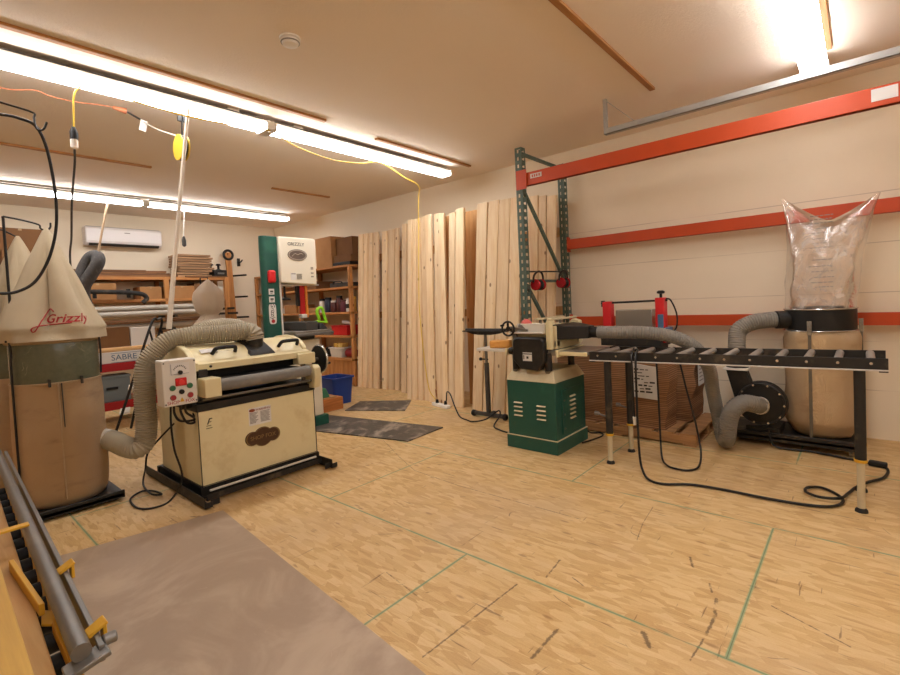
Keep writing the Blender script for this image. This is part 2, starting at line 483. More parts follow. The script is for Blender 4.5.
# ------------------------------------------------------------------ room shell
WALLM = mat_wall()
X0, Y0 = -2.6, -3.2
struct('floor', M().box(X0, XR, Y0, YB, -.1, 0), mat_floor())
struct('ceiling', M().box(X0, XR, Y0, YB, ZC, ZC+.1), mat_plaster('#efe4d5', '#e2d3c0', 'ceiling', .5))
struct('wall_right', M().box(XR, XR+.1, Y0, YB, -.1, ZC+.1), WALLM)
BACKW = mat_plaster('#eadfc9', '#d8c8ac', 'wall', .12)
struct('wall_back', M().box(X0-.1, XR+.1, YB, YB+.1, -.1, ZC+.1), BACKW)
struct('wall_left', M().box(X0-.1, X0, Y0, YB, -.1, ZC+.1), BACKW)
struct('wall_front', M().box(X0-.1, XR+.1, Y0-.1, Y0, -.1, ZC+.1), BACKW)
# wooden battens screwed to the ceiling
for i, (x0, x1, y) in enumerate(((-.3, 2.655, 3.72), (3.313, 4.874, 3.78), (3.53, 4.494, 6.3), (-.3, 1.992, 6.22), (1.7, 4.273, 1.322), (2.6, 4.535, .165))):
    o = M().box(x0, x1, y-.022, y+.022, ZC-.02, ZC).build('trim_%d' % (i+1), BATTEN, bevel=.002); o['kind'] = 'structure'

# ------------------------------------------------------------------ ceiling lights
LENS = mat_emit('#f9f8fa', 17)
def strip_light(x0, x1, y, label):
    t = thing('ceiling_light', label, 'light', ((x0+x1)/2, y, ZC-.13), 'fluorescent strip lights')
    M().box(x0, x1, y-.07, y+.07, ZC-.083, ZC-.05).build('housing', WHITE, t, .004)
    M().box(x0+.05, x1-.05, y-.05, y+.05, ZC-.05, ZC-.03).build('shade_strip', CHARC, t, .004)  # dark strip standing in for the shadow line above the housing
    for xm in (x0+.3, x1-.3): M().box(xm-.05, xm+.05, y-.03, y+.03, ZC-.03, ZC).build('mount', PANEL, t)
    prof = [(y-.076, ZC-.084), (y-.084, ZC-.095), (y-.064, ZC-.122), (y+.064, ZC-.122), (y+.084, ZC-.095), (y+.076, ZC-.084)]
    M().prism(prof, 0, x0+.02, x1-.02).build('lens', LENS, t)
    for x in (x0+.01, x1-.01): M().box(x-.01, x+.01, y-.088, y+.088, ZC-.126, ZC-.05).build('end_cap', WHITE, t)
    return t
strip_light(2.252, 4.70, 4.03, 'long strip light of the middle row, ending near the leaning boards')
strip_light(-.21, 2.236, 4.03, 'long strip light of the middle row, beside the long ceiling batten')
strip_light(2.424, 4.72, 7.93, 'strip light of the far row, above the corner shelves')
strip_light(.1, 2.406, 7.93, 'strip light of the far row, in front of the wall air conditioner')
strip_light(2.24, 4.66, .255, 'strip light above the metal ceiling track near the red rack beam')
strip_light(-.22, 2.22, .255, 'unseen strip light overhead, added in line with the one above the metal track')  # out of view; continues the row, added for its light
strip_light(-.22, 2.22, -2.2, 'unseen strip light overhead, added farthest from the back wall')  # out of view behind the camera, added to brighten the room
for x, y in ((2.244, 4.03), (2.415, 7.93)):
    m = M(); m.box(x-.045, x+.045, y-.1, y+.1, ZC-.134, ZC-.127); m.box(x-.045, x+.045, y-.1, y-.09, ZC-.13, ZC-.06); m.box(x-.045, x+.045, y+.09, y+.1, ZC-.13, ZC-.06); m.cyl((x, y-.07, ZC-.134), (x, y-.07, ZC-.15), .02)
    tag(m.build('ceiling_lamp_clamp', PANEL, bevel=.003), 'metal clamp joining the two strip lights of the %s row' % ('middle' if y < 5 else 'far'), 'clamp')

# smoke detector
t = thing('smoke_detector', 'round white smoke detector on the bare ceiling', 'smoke detector', (1.717, 2.731, ZC-.05))
M().lathe([(.066, -.012), (.066, 0)], (1.717, 2.731, ZC)).build('base', WHITE, t, .002)
M().lathe([(.03, -.05), (.048, -.044), (.054, -.03), (.054, -.013)], (1.717, 2.731, ZC)).build('cover', WHITE, t)
M().torus((1.717, 2.731, ZC-.03), .0555, .004).build('vent_ring', INKG, t)

# metal ceiling track (overhead door strut) with hanger
t = thing('ceiling_track', 'galvanised metal track hung under the ceiling along the right wall', 'track', (4.2, .6, 2.76))
m = M(); m.box(4.185, 4.19, -2.2, 1.72, 2.745, 2.795); m.box(4.185, 4.235, -2.2, 1.72, 2.745, 2.75); m.box(4.23, 4.235, -2.2, 1.72, 2.745, 2.765)
m.build('rail', GALV, t)
m = M(); m.box(4.18, 4.21, 1.69, 1.72, 2.745, ZC); m.build('hanger', GALV, t)
M().bar((4.195, 1.70, ZC-.01), (4.195, 1.46, 2.80), .025, .006).build('brace', GALV, t)
M().box(4.18, 4.21, -1.72, -1.69, 2.745, ZC).build('hanger', GALV, t)

# ------------------------------------------------------------------ pallet rack
YRK, XF, XB = 2.66, 4.28, 5.19
t = thing('pallet_rack', 'green steel pallet rack frame carrying three long orange beams', 'rack', (4.7, YRK, 0))
def upright(x):
    m = M(); w = .038
    n = 38; z1 = 2.87; pit = z1/n
    # front flange with a column of holes, built as bars around the openings
    for sx in (-1, 1):
        m.box(x+sx*w-(.012 if sx > 0 else 0), x+sx*w+(0 if sx > 0 else .012), YRK-.04, YRK-.037, 0, z1)
    for i in range(n+1):
        z = i*pit; m.box(x-w+.012, x+w-.012, YRK-.04, YRK-.037, max(0, z-.02), min(z1, z+.02))
    for sx in (-1, 1):
        xx = x+sx*(w-.0015); m.box(xx-.0015, xx+.0015, YRK-.037, YRK-.028, 0, z1); m.box(xx-.0015, xx+.0015, YRK+.012, YRK+.037, 0, z1)
        for i in range(n+1):
            z = i*pit; m.box(xx-.0015, xx+.0015, YRK-.028, YRK+.012, max(0, z-.02), min(z1, z+.02))
    m.box(x-.06, x+.06, YRK-.06, YRK+.06, 0, .008)
    return m.build('upright', RACKG, t)
upright(XF); upright(XB)
for a, b in (((XF, 2.82), (XB, 2.82)), ((XF, 2.46), (XB, 1.5)), ((XF, 1.46), (XB, .5)), ((XF, .3), (XB, .3)), ((XF, 1.5), (XB, 1.5))):
    M().bar((a[0]+.03, YRK, a[1]), (b[0]-.03, YRK, b[1]), .03, .03).build('brace', RACKG, t)
def beam(x, z, h, lab):
    m = M(); m.box(x-.025, x+.02, -2.3, YRK-.05, z-h/2, z+h/2); m.box(x-.02, x+.035, -2.3, YRK-.05, z-h/2, z+h*.12)
    b = m.build('beam', ORANGE, t, .004, label=lab)
    e = M(); e.box(x-.045, x-.038, YRK-.09, YRK+.03, z-h*.75, z+h*.75) if x < 5 else e.box(x-.03, x+.04, YRK-.055, YRK-.045, z-h*.75, z+h*.75)
    e.build('end_plate', ORANGE, b)
    return b
b1 = beam(XF, 2.535, .13, 'orange beam at the top of the frame, nearest the ceiling')
b2 = beam(XB, 1.925, .115, 'orange beam at mid height along the wall')
b3 = beam(XB, 1.022, .105, 'orange beam behind the clear plastic bag, lowest of the three')
m = M(); m.box(XF-.0275, XF-.026, -.19, -.06, 2.505, 2.585); m.build('sticker', PAPER, b1, label='torn white sticker')
m = M(); m.box(XF-.0275, XF-.026, 2.40, 2.53, 2.53, 2.575); m.build('sticker', PAPER, b1, label='small pale maker sticker')
m = M()
for k in range(4): m.box(XF-.0285, XF-.0275, 2.42+k*.026, 2.435+k*.026, 2.54, 2.565)
m.build('sticker_print', ORANGE, b1)
# legs of the far end are off to the near side; carry the beams with a second frame
for x in (XF, XB): M().box(x-.035, x+.035, -2.36, -2.30, 0, 2.87).build('upright', RACKG, t)

# ear muffs on the rack
def muffs(x, y, z, lab):
    t = thing('ear_muffs', lab, 'ear muffs', (x, y, z-.1), 'red ear muffs on the rack')
    pts = [(x-.10, y, z-.02), (x-.09, y-.005, z+.05), (x-.03, y-.01, z+.09), (x+.04, y-.01, z+.09), (x+.09, y-.005, z+.05), (x+.10, y, z-.02)]
    p = catmull(pts, 6)
    m = M(); m.tube(p, .011, 8); m.build('headband', BLACK, t)
    for s in (-1, 1):
        cx = x+s*.062
        m = M(); m.lathe([(.03, -.032*s), (.052, -.028*s), (.06, -.01*s), (.06, .0), (.05, .012*s)], (cx, y, z-.045), 0, 20); m.build('ear_cup', paint('#a3161f', .25, .08), t)
        m = M(); m.torus((cx-s*.04, y, z-.045), .042, .017, 0, 20); m.build('cushion', RUBBER, t)
    return t
muffs(4.42, 2.585, 1.50, 'red ear muffs hanging beside the front rack upright')
muffs(4.98, 2.585, 1.52, 'red ear muffs hanging beside the wall-side rack upright')
m = M(); m.cyl((4.31, 2.62, 1.595), (5.16, 2.62, 1.61), .008)
tag(m.build('hanging_rod', BLACK), 'thin black rod across the rack that holds the ear muffs', 'rod')

# ------------------------------------------------------------------ leaning boards
bl = [  # base x, base y far/near, top y far/near, top z
 (4.78, 6.216, 6.112, 6.18, 6.06, 2.47), (4.79, 6.10, 6.00, 6.05, 5.962, 2.47), (4.81, 5.99, 5.90, 5.955, 5.87, 2.47), (4.83, 5.89, 5.757, 5.86, 5.757, 2.47),
 (4.98, 5.80, 5.66, 5.83, 5.68, 2.45), (4.85, 5.70, 5.582, 5.68, 5.57, 2.46), (4.87, 5.572, 5.447, 5.56, 5.42, 2.47), (4.88, 5.44, 5.33, 5.41, 5.34, 2.48),
 (5.02, 5.36, 5.15, 5.37, 5.16, 2.43), (4.80, 5.21, 5.10, 5.17, 5.075, 2.5), (4.51, 4.785, 4.695, 4.745, 4.665, 2.47), (4.52, 4.69, 4.597, 4.66, 4.607, 2.47),
 (4.54, 4.59, 4.50, 4.60, 4.555, 2.48), (4.56, 4.49, 4.385, 4.55, 4.452, 2.49), (4.52, 4.375, 4.25, 4.42, 4.315, 2.49), (4.52, 4.24, 4.10, 4.26, 4.155, 2.48),
 (4.49, 4.09, 4.0, 4.15, 4.06, 2.465), (4.60, 4.08, 3.97, 4.17, 4.05, 2.44), (4.47, 3.985, 3.89, 3.955, 3.85, 2.44), (4.46, 3.88, 3.74, 3.835, 3.70, 2.47), (4.70, 3.82, 3.56, 3.91, 3.65, 2.47),
 (4.47, 3.60, 3.45, 3.50, 3.345, 2.48), (4.43, 3.41, 3.27, 3.30, 3.15, 2.47), (4.39, 3.235, 3.07, 3.12, 2.97, 2.45), (4.36, 3.03, 2.88, 2.95, 2.81, 2.44),
 (4.93, 3.09, 2.965, 3.06, 2.93, 2.55), (4.93, 2.955, 2.86, 2.92, 2.82, 2.53), (4.93, 2.85, 2.75, 2.81, 2.69, 2.51)]
ordn = ['first', 'second', 'third', 'fourth', 'fifth', 'sixth', 'seventh', 'eighth', 'ninth', 'tenth', 'eleventh', 'twelfth', 'thirteenth', 'fourteenth']
for i, (bx, b1_, b2_, t1_, t2_, tz) in enumerate(bl):
    th = .036; tx = bx+.15
    g = .003
    m = M().hexa([(bx, b2_+g, 0), (bx+th, b2_+g, 0), (bx+th, b1_-g, 0), (bx, b1_-g, 0),
                  (tx, t2_+g, tz), (tx+th, t2_+g, tz-.002), (tx+th, t1_-g, tz-.002), (tx, t1_-g, tz)])
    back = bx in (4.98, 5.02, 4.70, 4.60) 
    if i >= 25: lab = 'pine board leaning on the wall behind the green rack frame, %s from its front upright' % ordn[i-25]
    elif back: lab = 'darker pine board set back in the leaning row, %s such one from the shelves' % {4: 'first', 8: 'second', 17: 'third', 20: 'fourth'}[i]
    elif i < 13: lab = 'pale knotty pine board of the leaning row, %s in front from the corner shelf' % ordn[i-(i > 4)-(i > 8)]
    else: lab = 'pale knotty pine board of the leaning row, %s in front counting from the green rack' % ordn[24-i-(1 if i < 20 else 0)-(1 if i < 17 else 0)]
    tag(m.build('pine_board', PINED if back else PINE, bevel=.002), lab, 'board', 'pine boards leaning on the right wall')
m = M(); m.box(5.17, XR-.002, 2.75, 6.25, 1.1, 1.2); m.box(5.17, XR-.002, 2.75, 6.25, 2.05, 2.15)
o = m.build('trim_7', PINED); o['kind'] = 'structure'

# ------------------------------------------------------------------ roller pedestal stand, power strip
SHIFT = Vector((.03, -.10, 0))
t = thing('roller_stand', 'dark pedestal roller stand before the leaning boards', 'roller stand', (4.3, 3.25, 0))
m = M(); m.bar((4.2, 3.03, .04), (4.2, 3.50, .04), .04, .04); m.bar((4.2, 3.27, .04), (4.31, 3.27, .04), .04, .04); m.build('base', CHARC, t, .004)
for y in (3.05, 3.48): M().lathe([(.03, -.02), (.035, -.012), (.035, .012), (.03, .02)], (4.2, y, .036), 1, 16).build('foot', RUBBER, t)
M().box(4.18, 4.22, 3.25, 3.29, .05, .62).build('post', CHARC, t, .003)
M().cyl((4.2, 3.27, .6), (4.2, 3.27, .94), .016).build('inner_post', IRON, t)
m = M(); m.cyl((4.2, 3.25, .66), (4.2, 3.33, .66), .008); m.lathe([(.012, 0), (.018, .01), (.018, .03)], (4.2, 3.33, .66), 1, 12); m.build('clamp_knob', RUBBER, t)
m = M(); m.prism([(3.0, .972), (3.54, .972), (3.44, .945), (3.36, .935), (3.18, .935), (3.1, .945)], 0, 4.17, 4.23); m.box(4.15, 4.25, 2.98, 3.56, .968, .982)
m.build('head', BLACKD, t, .003)
M().cyl((4.2, 3.0, .985), (4.2, 3.54, .985), .02).build('roller', BLACK, t)

SHIFT = Vector((0, 0, 0))
t = thing('power_strip', 'white power strip on the floor at the foot of the boards', 'power strip', (4.37, 4.02, 0))
M().obox((4.37, 4.02, .022), (.07, .33, .04), (0, 0, -.25)).build('body', WHITE, t, .006)
for k, a in enumerate((-.08, .08)):
    m = M(); m.cyl((4.37+.02*k, 4.02+a, .04), (4.37+.02*k, 4.02+a, .085), .022, .015); m.build('plug', RUBBER, t)
tag(cable([(4.39, 4.10, .085), (4.38, 4.09, .16), (4.42, 4.15, .2), (4.47, 4.18, .1), (4.5, 4.2, .3)], .005).build('plug_cord', paint('#a86f42', .5, .05)), 'thin brown cord rising from the white power strip', 'cord')
tag(cable([(4.39, 3.94, .085), (4.36, 3.9, .2), (4.25, 3.75, .21), (4.15, 3.6, .1), (4.08, 3.47, .012), (4.0, 3.3, .012), (3.98, 3.2, .012), (4.02, 3.05, .05), (4.15, 2.98, .12), (4.1, 2.93, .08), (3.95, 2.9, .014), (3.85, 2.75, .014), (3.8, 2.56, .014)], .008).build('machine_cord', CORDB), 'black cord looping from the power strip to the green planer', 'cord')

# ------------------------------------------------------------------ thickness planer
PX0, PX1, PY0, PY1 = 3.51, 4.06, 1.935, 2.415
t = thing('thickness_planer', 'green and cream floor-standing thickness planer', 'planer', ((PX0+PX1)/2, (PY0+PY1)/2, 0))
cab = M().box(PX0, PX1, PY0, PY1, .1, .605).build('cabinet', GREEN, t, .006)
M().box(PX0-.012, PX1+.012, PY0-.012, PY1+.012, 0, .115).build('plinth', GREEN, t, .005)
m = M(); m.box(PX0-.013, PX1+.013, PY0-.013, PY1+.013, .113, .119); m.build('plinth_edge', CREAMD, t)
m = M(); m.box(PX0+.10, PX1-.08, PY0-.010, PY0, .15, .53); m.build('side_door', GREEN, cab, .004)
def louvres(x0, z0, face):
    for k in range(4 if face == 'x' else 6):
        z = z0+k*.038
        m = M()
        if face == 'x': m.prism([(PX0, z), (PX0-.012, z), (PX0, z+.010)], 1, x0, x0+.085)
        else: m.prism([(PY0-.010, z), (PY0-.022, z), (PY0-.010, z+.011)], 0, x0, x0+.10)
        m.build('louvre', CREAMD, cab)
louvres(2.26, .29, 'x'); louvres(2.03, .28, 'x'); louvres(3.74, .26, 'y')
for zz in (.2, .32, .44): M().cyl((PX0+.125, PY0-.012, zz), (PX0+.125, PY0-.02, zz), .008, seg=10).build('screw', IRON, cab)
# cream pan on the cabinet
m = M(); m.hexa([(PX0-.006, PY0-.006, .602), (PX1+.006, PY0-.006, .602), (PX1+.006, PY1+.006, .602), (PX0-.006, PY1+.006, .602),
                 (PX0+.05, PY0+.04, .70), (PX1-.05, PY0+.04, .70), (PX1-.05, PY1-.04, .70), (PX0+.05, PY1-.04, .70)])
m.build('top_pan', CREAMD, t, .006)
for x in (PX0+.07, PX1-.07):
    for y in (PY0+.085, PY1-.07):
        m = M(); m.lathe([(.038, .675), (.038, .70), (.026, .705), (.026, 1.0)], (x, y, 0)); m.build('column', IRON, t)
        m = M(); m.lathe([(.03, .70), (.03, .85)], (x-.03, y-.012, 0), seg=14); m.build('elevation_screw', BLACKD, t)
# table with its two extension wings
TB = paint('#8b8377', .3, .15, '#a8977c', .4)
m = M(); m.box(PX0+.04, PX1-.04, PY0-.02, PY1+.0, .83, .872); m.build('table', TB, t, .004)
m = M(); m.box(PX0+.05, PX1-.05, 1.66, PY0-.026, .846, .869); wing = m.build('outfeed_wing', TB, t, .003)
m = M(); m.box(PX0+.035, PX0+.049, 1.66, PY0-.026, .836, .868); m.build('wing_edge', CREAM, wing, .003)
m = M(); m.box(PX0+.05, PX1-.05, PY1+.002, 2.78, .842, .868); m.build('infeed_wing', PANEL, t, .004)
for y in (PY0-.025, PY1): 
    m = M(); m.box(PX0+.02, PX1-.02, y, y+.02, .82, .88); m.build('bed_edge', CREAM, t, .003)
# head: side casting, gear cover, dust hood
m = M(); m.box(PX0+.06, PX0+.12, PY0+.0, PY1-.03, .9, 1.08); m.box(PX1-.12, PX1-.06, PY0, PY1-.03, .9, 1.08); m.box(PX0+.1, PX1-.1, PY0+.12, PY1-.1, .92, 1.06)
m.build('cutter_head', CREAMD, t, .006)
m = M(); m.prism([(PY0+.032, .88), (PY0+.032, 1.12), (PY0+.06, 1.15), (PY0+.08, 1.1), (PY0+.08, .88)], 0, PX0+.02, PX0+.10); m.build('side_casting', CREAM, t, .008)
m = M(); m.prism([(PY0-.01, .9), (PY0-.01, 1.1), (PY0+.05, 1.12), (PY0+.09, 1.08), (PY0+.09, .9)], 0, PX1-.1, PX1-.02); m.build('side_casting', CREAM, t, .008)
gc = M(); gc.prism([(2.01, .78), (2.01, .955), (2.04, .985), (2.29, .985), (2.32, .955), (2.32, .79), (2.25, .715), (2.08, .70)], 0, PX0-.03, PX0+.06)
gcover = gc.build('gear_cover', BLACK, t, .012)
m = M(); m.box(PX0-.032, PX0-.0305, 2.125, 2.215, .785, .858); m.build('cover_label', PAPER, gcover)
m = M(); m.box(PX0-.034, PX0-.032, 2.125, 2.215, .842, .85); m.box(PX0-.034, PX0-.032, 2.158, 2.178, .805, .825); m.box(PX0-.034, PX0-.032, 2.20, 2.208, .80, .835); m.build('label_print', INK, gcover)
m = M(); m.box(PX0+.0, PX1-.04, PY0+.10, PY1-.04, 1.015, 1.03); m.box(PX0+.05, PX0+.07, PY0+.10, PY1-.1, 1.03, 1.10)
m.build('top_deck', PANEL, t, .004)
m = M(); m.box(PX0+.02, PX1-.04, PY0+.15, PY0+.19, 1.13, 1.145); m.box(PX0+.02, PX1-.04, PY0+.03, PY0+.06, 1.125, 1.14); m.build('top_rail', CREAMD, t, .003)
for x in (PX0+.10, PX1-.1): M().cyl((x, PY0+.17, 1.03), (x, PY0+.17, 1.135), .012).build('rail_post', IRON, t)
m = M(); m.obox((3.62, 2.24, 1.06), (.12, .14, .05), (.2, .1, .1)); m.build('motor_box', GREYM, t, .01)
M().lathe([(.035, -.02), (.05, -.01), (.05, .01), (.03, .02)], (3.60, 2.24, 1.09), 0, 16).build('red_switch', paint('#d86a66', .4), t)
# dust hood
r0 = [(PX0+.06, PY0+.04, 1.09), (PX1-.06, PY0+.04, 1.09), (PX1-.06, PY0+.04, .965), (PX0+.06, PY0+.04, .965)]
r1 = [(PX0+.08, PY0-.06, 1.075), (PX1-.10, PY0-.06, 1.075), (PX1-.10, PY0-.06, .965), (PX0+.08, PY0-.06, .965)]
r2 = [(3.72, 1.72, 1.065), (3.84, 1.72, 1.065), (3.84, 1.72, .965), (3.72, 1.72, .965)]
m = M(); m.loft([r0, r1, r2]); m.cyl((3.78, 1.74, 1.012), (3.78, 1.60, 1.012), .046); m.build('dust_hood', BLACK, t, .006)
m = M(); m.box(PX0+.06, PX1-.05, PY0-.0, PY0+.03, .885, .955); m.build('hood_lip', CREAM, t, .004)
# hand wheel
hw = M(); hw.torus((3.50, 2.37, 1.06), .062, .009, 0, 28)
for a in (0, 2*PI/3, 4*PI/3): hw.bar((3.50, 2.37, 1.06), (3.50, 2.37+.06*math.sin(a), 1.06+.06*math.cos(a)), .018, .010)
hw.cyl((3.49, 2.37, 1.06), (3.58, 2.37, 1.06), .017); hwo = hw.build('hand_wheel', BLACK, t)
M().cyl((3.49, 2.41, 1.09), (3.45, 2.41, 1.09), .009).build('crank_handle', BLACK, hwo)
m = M(); m.bar((3.55, 2.37, 1.06), (3.55, 2.32, .97), .03, .04); m.bar((3.52, 2.36, 1.07), (3.56, 2.2, 1.04), .03, .02); m.build('wheel_bracket', GREYM, t, .004)
for y in (PY0+.1, PY1-.05): M().lathe([(.03, -.02), (.034, 0), (.03, .02)], (PX0+.03, y, .86), 1, 16).build('lock_knob', RUBBER, t)
m = M(); m.obox((3.66, 2.56, .905), (.12, .2, .07), (0, 0, .3))
tag(m.build('wood_offcut', wood('#dca65c', '#c48436', 1, False, 'offcut'), bevel=.012), 'yellow-brown wood offcut lying on the planer infeed wing', 'wood offcut')
tag(cable([(4.07, 2.05, .2), (4.2, 1.98, .03), (4.28, 1.9, .012), (4.2, 1.84, .012), (4.05, 1.86, .012), (3.9, 1.9, .012)], .007).build('tail_cord', CORDB), 'short black cord curling on the floor behind the green planer', 'cord')

# ------------------------------------------------------------------ roller conveyor table
CX0, CX1, CY0, CY1 = 3.55, 3.955, -.105, 1.64
t = thing('roller_table', 'black roller conveyor table on telescoping legs', 'roller table', (3.75, .77, 0))
def tz(y): return .024*(CY1-y)/(CY1-CY0)          # the near end stands a little higher
def slant(m, x0, x1, y0, y1, z0, z1):
    a, b = tz(y0), tz(y1)
    return m.hexa([(x0, y0, z0+a), (x1, y0, z0+a), (x1, y1, z0+b), (x0, y1, z0+b), (x0, y0, z1+a), (x1, y0, z1+a), (x1, y1, z1+b), (x0, y1, z1+b)])
for x, nm in ((CX0, -1), (CX1, 1)):
    m = M(); slant(m, x-.004, x+.004, CY0, CY1, .812, .876)
    slant(m, x if nm < 0 else x-.03, x+.03 if nm < 0 else x, CY0, CY1, .812, .818)
    m.build('side_rail', BLACKD, t, .002)
slant(M(), CX0-.012, CX0+.03, CY0, CY1, .804, .811).build('rail_lip', PANEL, t, .001)
for y in (CY0+.02, CY1-.02): slant(M(), CX0, CX1, y-.02, y+.02, .795, .811).build('cross_member', BLACKD, t, .002)
ROLL = paint('#a8a29a', .32, .15, '#8a8074', .5)
for k in range(12):
    y = 1.57-.1457*k; z = .857+tz(y)
    ro = M().cyl((CX0+.006, y, z), (CX1-.006, y, z), .0215, seg=16).build('roller', ROLL, t)
    m = M(); m.cyl((CX0-.010, y, z-.011), (CX0-.003, y, z-.011), .008, seg=10); m.build('axle_bolt', CHROME, ro)
for x, y in ((CX0+.02, 1.505), (CX1-.025, 1.475), (CX0+.02, .018), (CX1-.025, .018)):
    fat = .027; zc = .23 if y > 1 else .30
    lg = M().cyl((x, y, zc+.005), (x, y, .80+tz(y)), fat).build('leg', BLACKD, t)
    M().cyl((x, y, zc-.008), (x, y, zc+.008), fat+.004).build('collar', YELLOW, lg)
    M().cyl((x, y, .015), (x, y, zc), fat-.008).build('lower_tube', paint('#c9bd9f', .4, .15, '#a89878', .2), lg)
    M().lathe([(fat+.004, 0), (fat+.002, .014), (fat-.008, .024)], (x, y, 0)).build('foot', RUBBER, lg)
    if y > 1:
        m = M(); m.cyl((x, y-.005, .36), (x-.015, y+.10, .39), .007); m.lathe([(.012, 0), (.017, .01), (.017, .035)], (x, y+.08, .385), 1, 12); m.build('clamp_lever', GREYM, lg)
# cords hanging off it
tag(cable([(3.78, 1.36, .872), (3.62, 1.285, .89), (3.53, 1.27, .86), (3.50, 1.262, .7), (3.49, 1.258, .4), (3.475, 1.245, .13), (3.44, 1.21, .03), (3.36, 1.14, .012), (3.34, 1.04, .012), (3.427, .897, .012), (3.454, .722, .012), (3.453, .499, .012), (3.469, .298, .012), (3.524, .159, .012),
  (3.639, .103, .012), (3.744, .129, .012), (3.821, .211, .014), (3.774, .28, .016), (3.675, .284, .02), (3.616, .211, .024), (3.655, .117, .026), (3.80, .08, .016), (3.95, .045, .012), (4.094, -.014, .012), (4.229, -.09, .012), (4.405, -.12, .012), (4.50, -.085, .012), (4.574, .113, .012), (4.62, .32, .012), (4.60, .45, .012), (4.59, .56, .03), (4.62, .60, .14)], .0085).build('extension_cord', CORDB), 'long black extension cord from the roller table across the floor to the blower', 'cord')
m = M(); m.obox((4.512, -.07, .02), (.05, .10, .036), (0, 0, -.15))
tag(m.build('cord_connector', RUBBER, bevel=.008), 'black plug connector in the floor cord beside the single roller table leg', 'connector')
tag(cable([(3.80, 1.38, .88), (3.62, 1.315, .89), (3.53, 1.30, .86), (3.51, 1.292, .75), (3.50, 1.285, .5), (3.50, 1.282, .41)], .007).build('plug_cord', CORDB), 'black cord with a plug hanging over the roller table rail', 'cord')
m = M(); m.cyl((3.50, 1.282, .41), (3.50, 1.282, .35), .014, .01)
tag(m.build('hanging_plug', PANEL), 'pale plug dangling in front of the cardboard label', 'plug')
tag(cable([(3.93, 1.27, .87), (3.92, 1.25, .8), (3.90, 1.235, .5), (3.87, 1.22, .2), (3.80, 1.19, .04), (3.72, 1.13, .012), (3.68, 1.05, .012), (3.70, .97, .012), (3.80, .93, .02), (3.93, .945, .10), (3.98, .99, .3), (3.99, 1.05, .55), (3.99, 1.11, .84), (3.96, 1.13, .88)], .0075).build('looped_cord', CORDB), 'black cord looping down behind the roller table to the floor', 'cord')

# ------------------------------------------------------------------ pallet, flattened cartons, red bench machine
t = thing('pallet', 'low wooden pallet under the flattened cartons', 'pallet', (4.75, 1.7, 0))
for x in (4.35, 4.75, 5.13): M().box(x-.04, x+.04, 1.07, 2.45, .014, .085).build('stringer', PALLET, t, .003)
for k in range(8):
    y = 1.07+k*.178; M().box(4.31, 5.17, y, y+.13, .086, .102).build('deck_board', PALLET, t, .002)
for y in (1.07, 1.7, 2.33): M().box(4.31, 5.17, y, y+.1, 0, .013).build('bottom_board', PALLET, t, .002)
def bundle(x0, x1, y0, y1, z0, z1, lab, side=1):
    """Stack of flat cartons, bulging a little, the corner folded edge showing."""
    n = 26; rings = []
    for i in range(n+1):
        s = i/n; z = z0+(z1-z0)*s
        a = .022*math.sin(s*7+y0)+.012*math.sin(s*17+x0*3)
        b = -.045*s*side+.02*math.sin(s*5+1+x0)
        rings.append([(x0+a*.4, y0+b+a, z), (x1+a*.3, y0+b+a*.6, z), (x1, y1, z), (x0+a*.4, y1, z)])
    t = thing('carton_bundle', lab, 'cardboard', ((x0+x1)/2, (y0+y1)/2, z0), 'bundles of flattened cartons on the pallet')
    M().loft(rings).build('cartons', CARDL, t, ang=50)
    return t
ba = bundle(4.33, 4.62, 1.31, 1.81, .103, .80, 'bundle of flattened brown cartons with a big white label, nearest the roller table')
bb = bundle(4.72, 5.15, 1.20, 1.80, .103, .72, 'bundle of flattened brown cartons against the wall beside the hose, narrow white label')
bc = bundle(4.34, 4.76, 1.87, 2.36, .103, .78, 'bundle of flattened brown cartons just behind the green planer cabinet')
def flabel(par, x, y0, y1, z0, z1, rows):
    l = M().hexa([(x-.012, y0, z0), (x+.004, y0, z0), (x+.004, y1, z0+.015), (x-.012, y1, z0+.015), (x-.012, y0+.006, z1-.03), (x+.004, y0+.006, z1-.03), (x+.004, y1, z1), (x-.012, y1, z1)]).build('shipping_label', PAPER, par, label='white printed paper label')
    random.seed(int(y0*100)); m = M()
    for r in range(rows):
        z = z1-.06-r*(z1-z0-.09)/rows; y = y1-.03
        while y > y0+.05:
            w = random.uniform(.015, .06); 
            if random.random() < .7: m.box(x-.0135, x-.0115, max(y0+.03, y-w), y, z, z+random.choice((.008, .014)))
            y -= w+.012
    m.build('label_print', INK, l)
flabel(ba, 4.318, 1.36, 1.60, .37, .69, 8)
m = M(); m.box(4.76, 4.95, 1.145, 1.150, .44, .70); m.build('shipping_label', PAPER, bb, label='narrow white label on the end')
m = M()
for k in range(6): m.box(4.78, 4.92-.02*(k % 3), 1.143, 1.145, .48+k*.035, .488+k*.035)
m.build('label_print', INKG, bb)

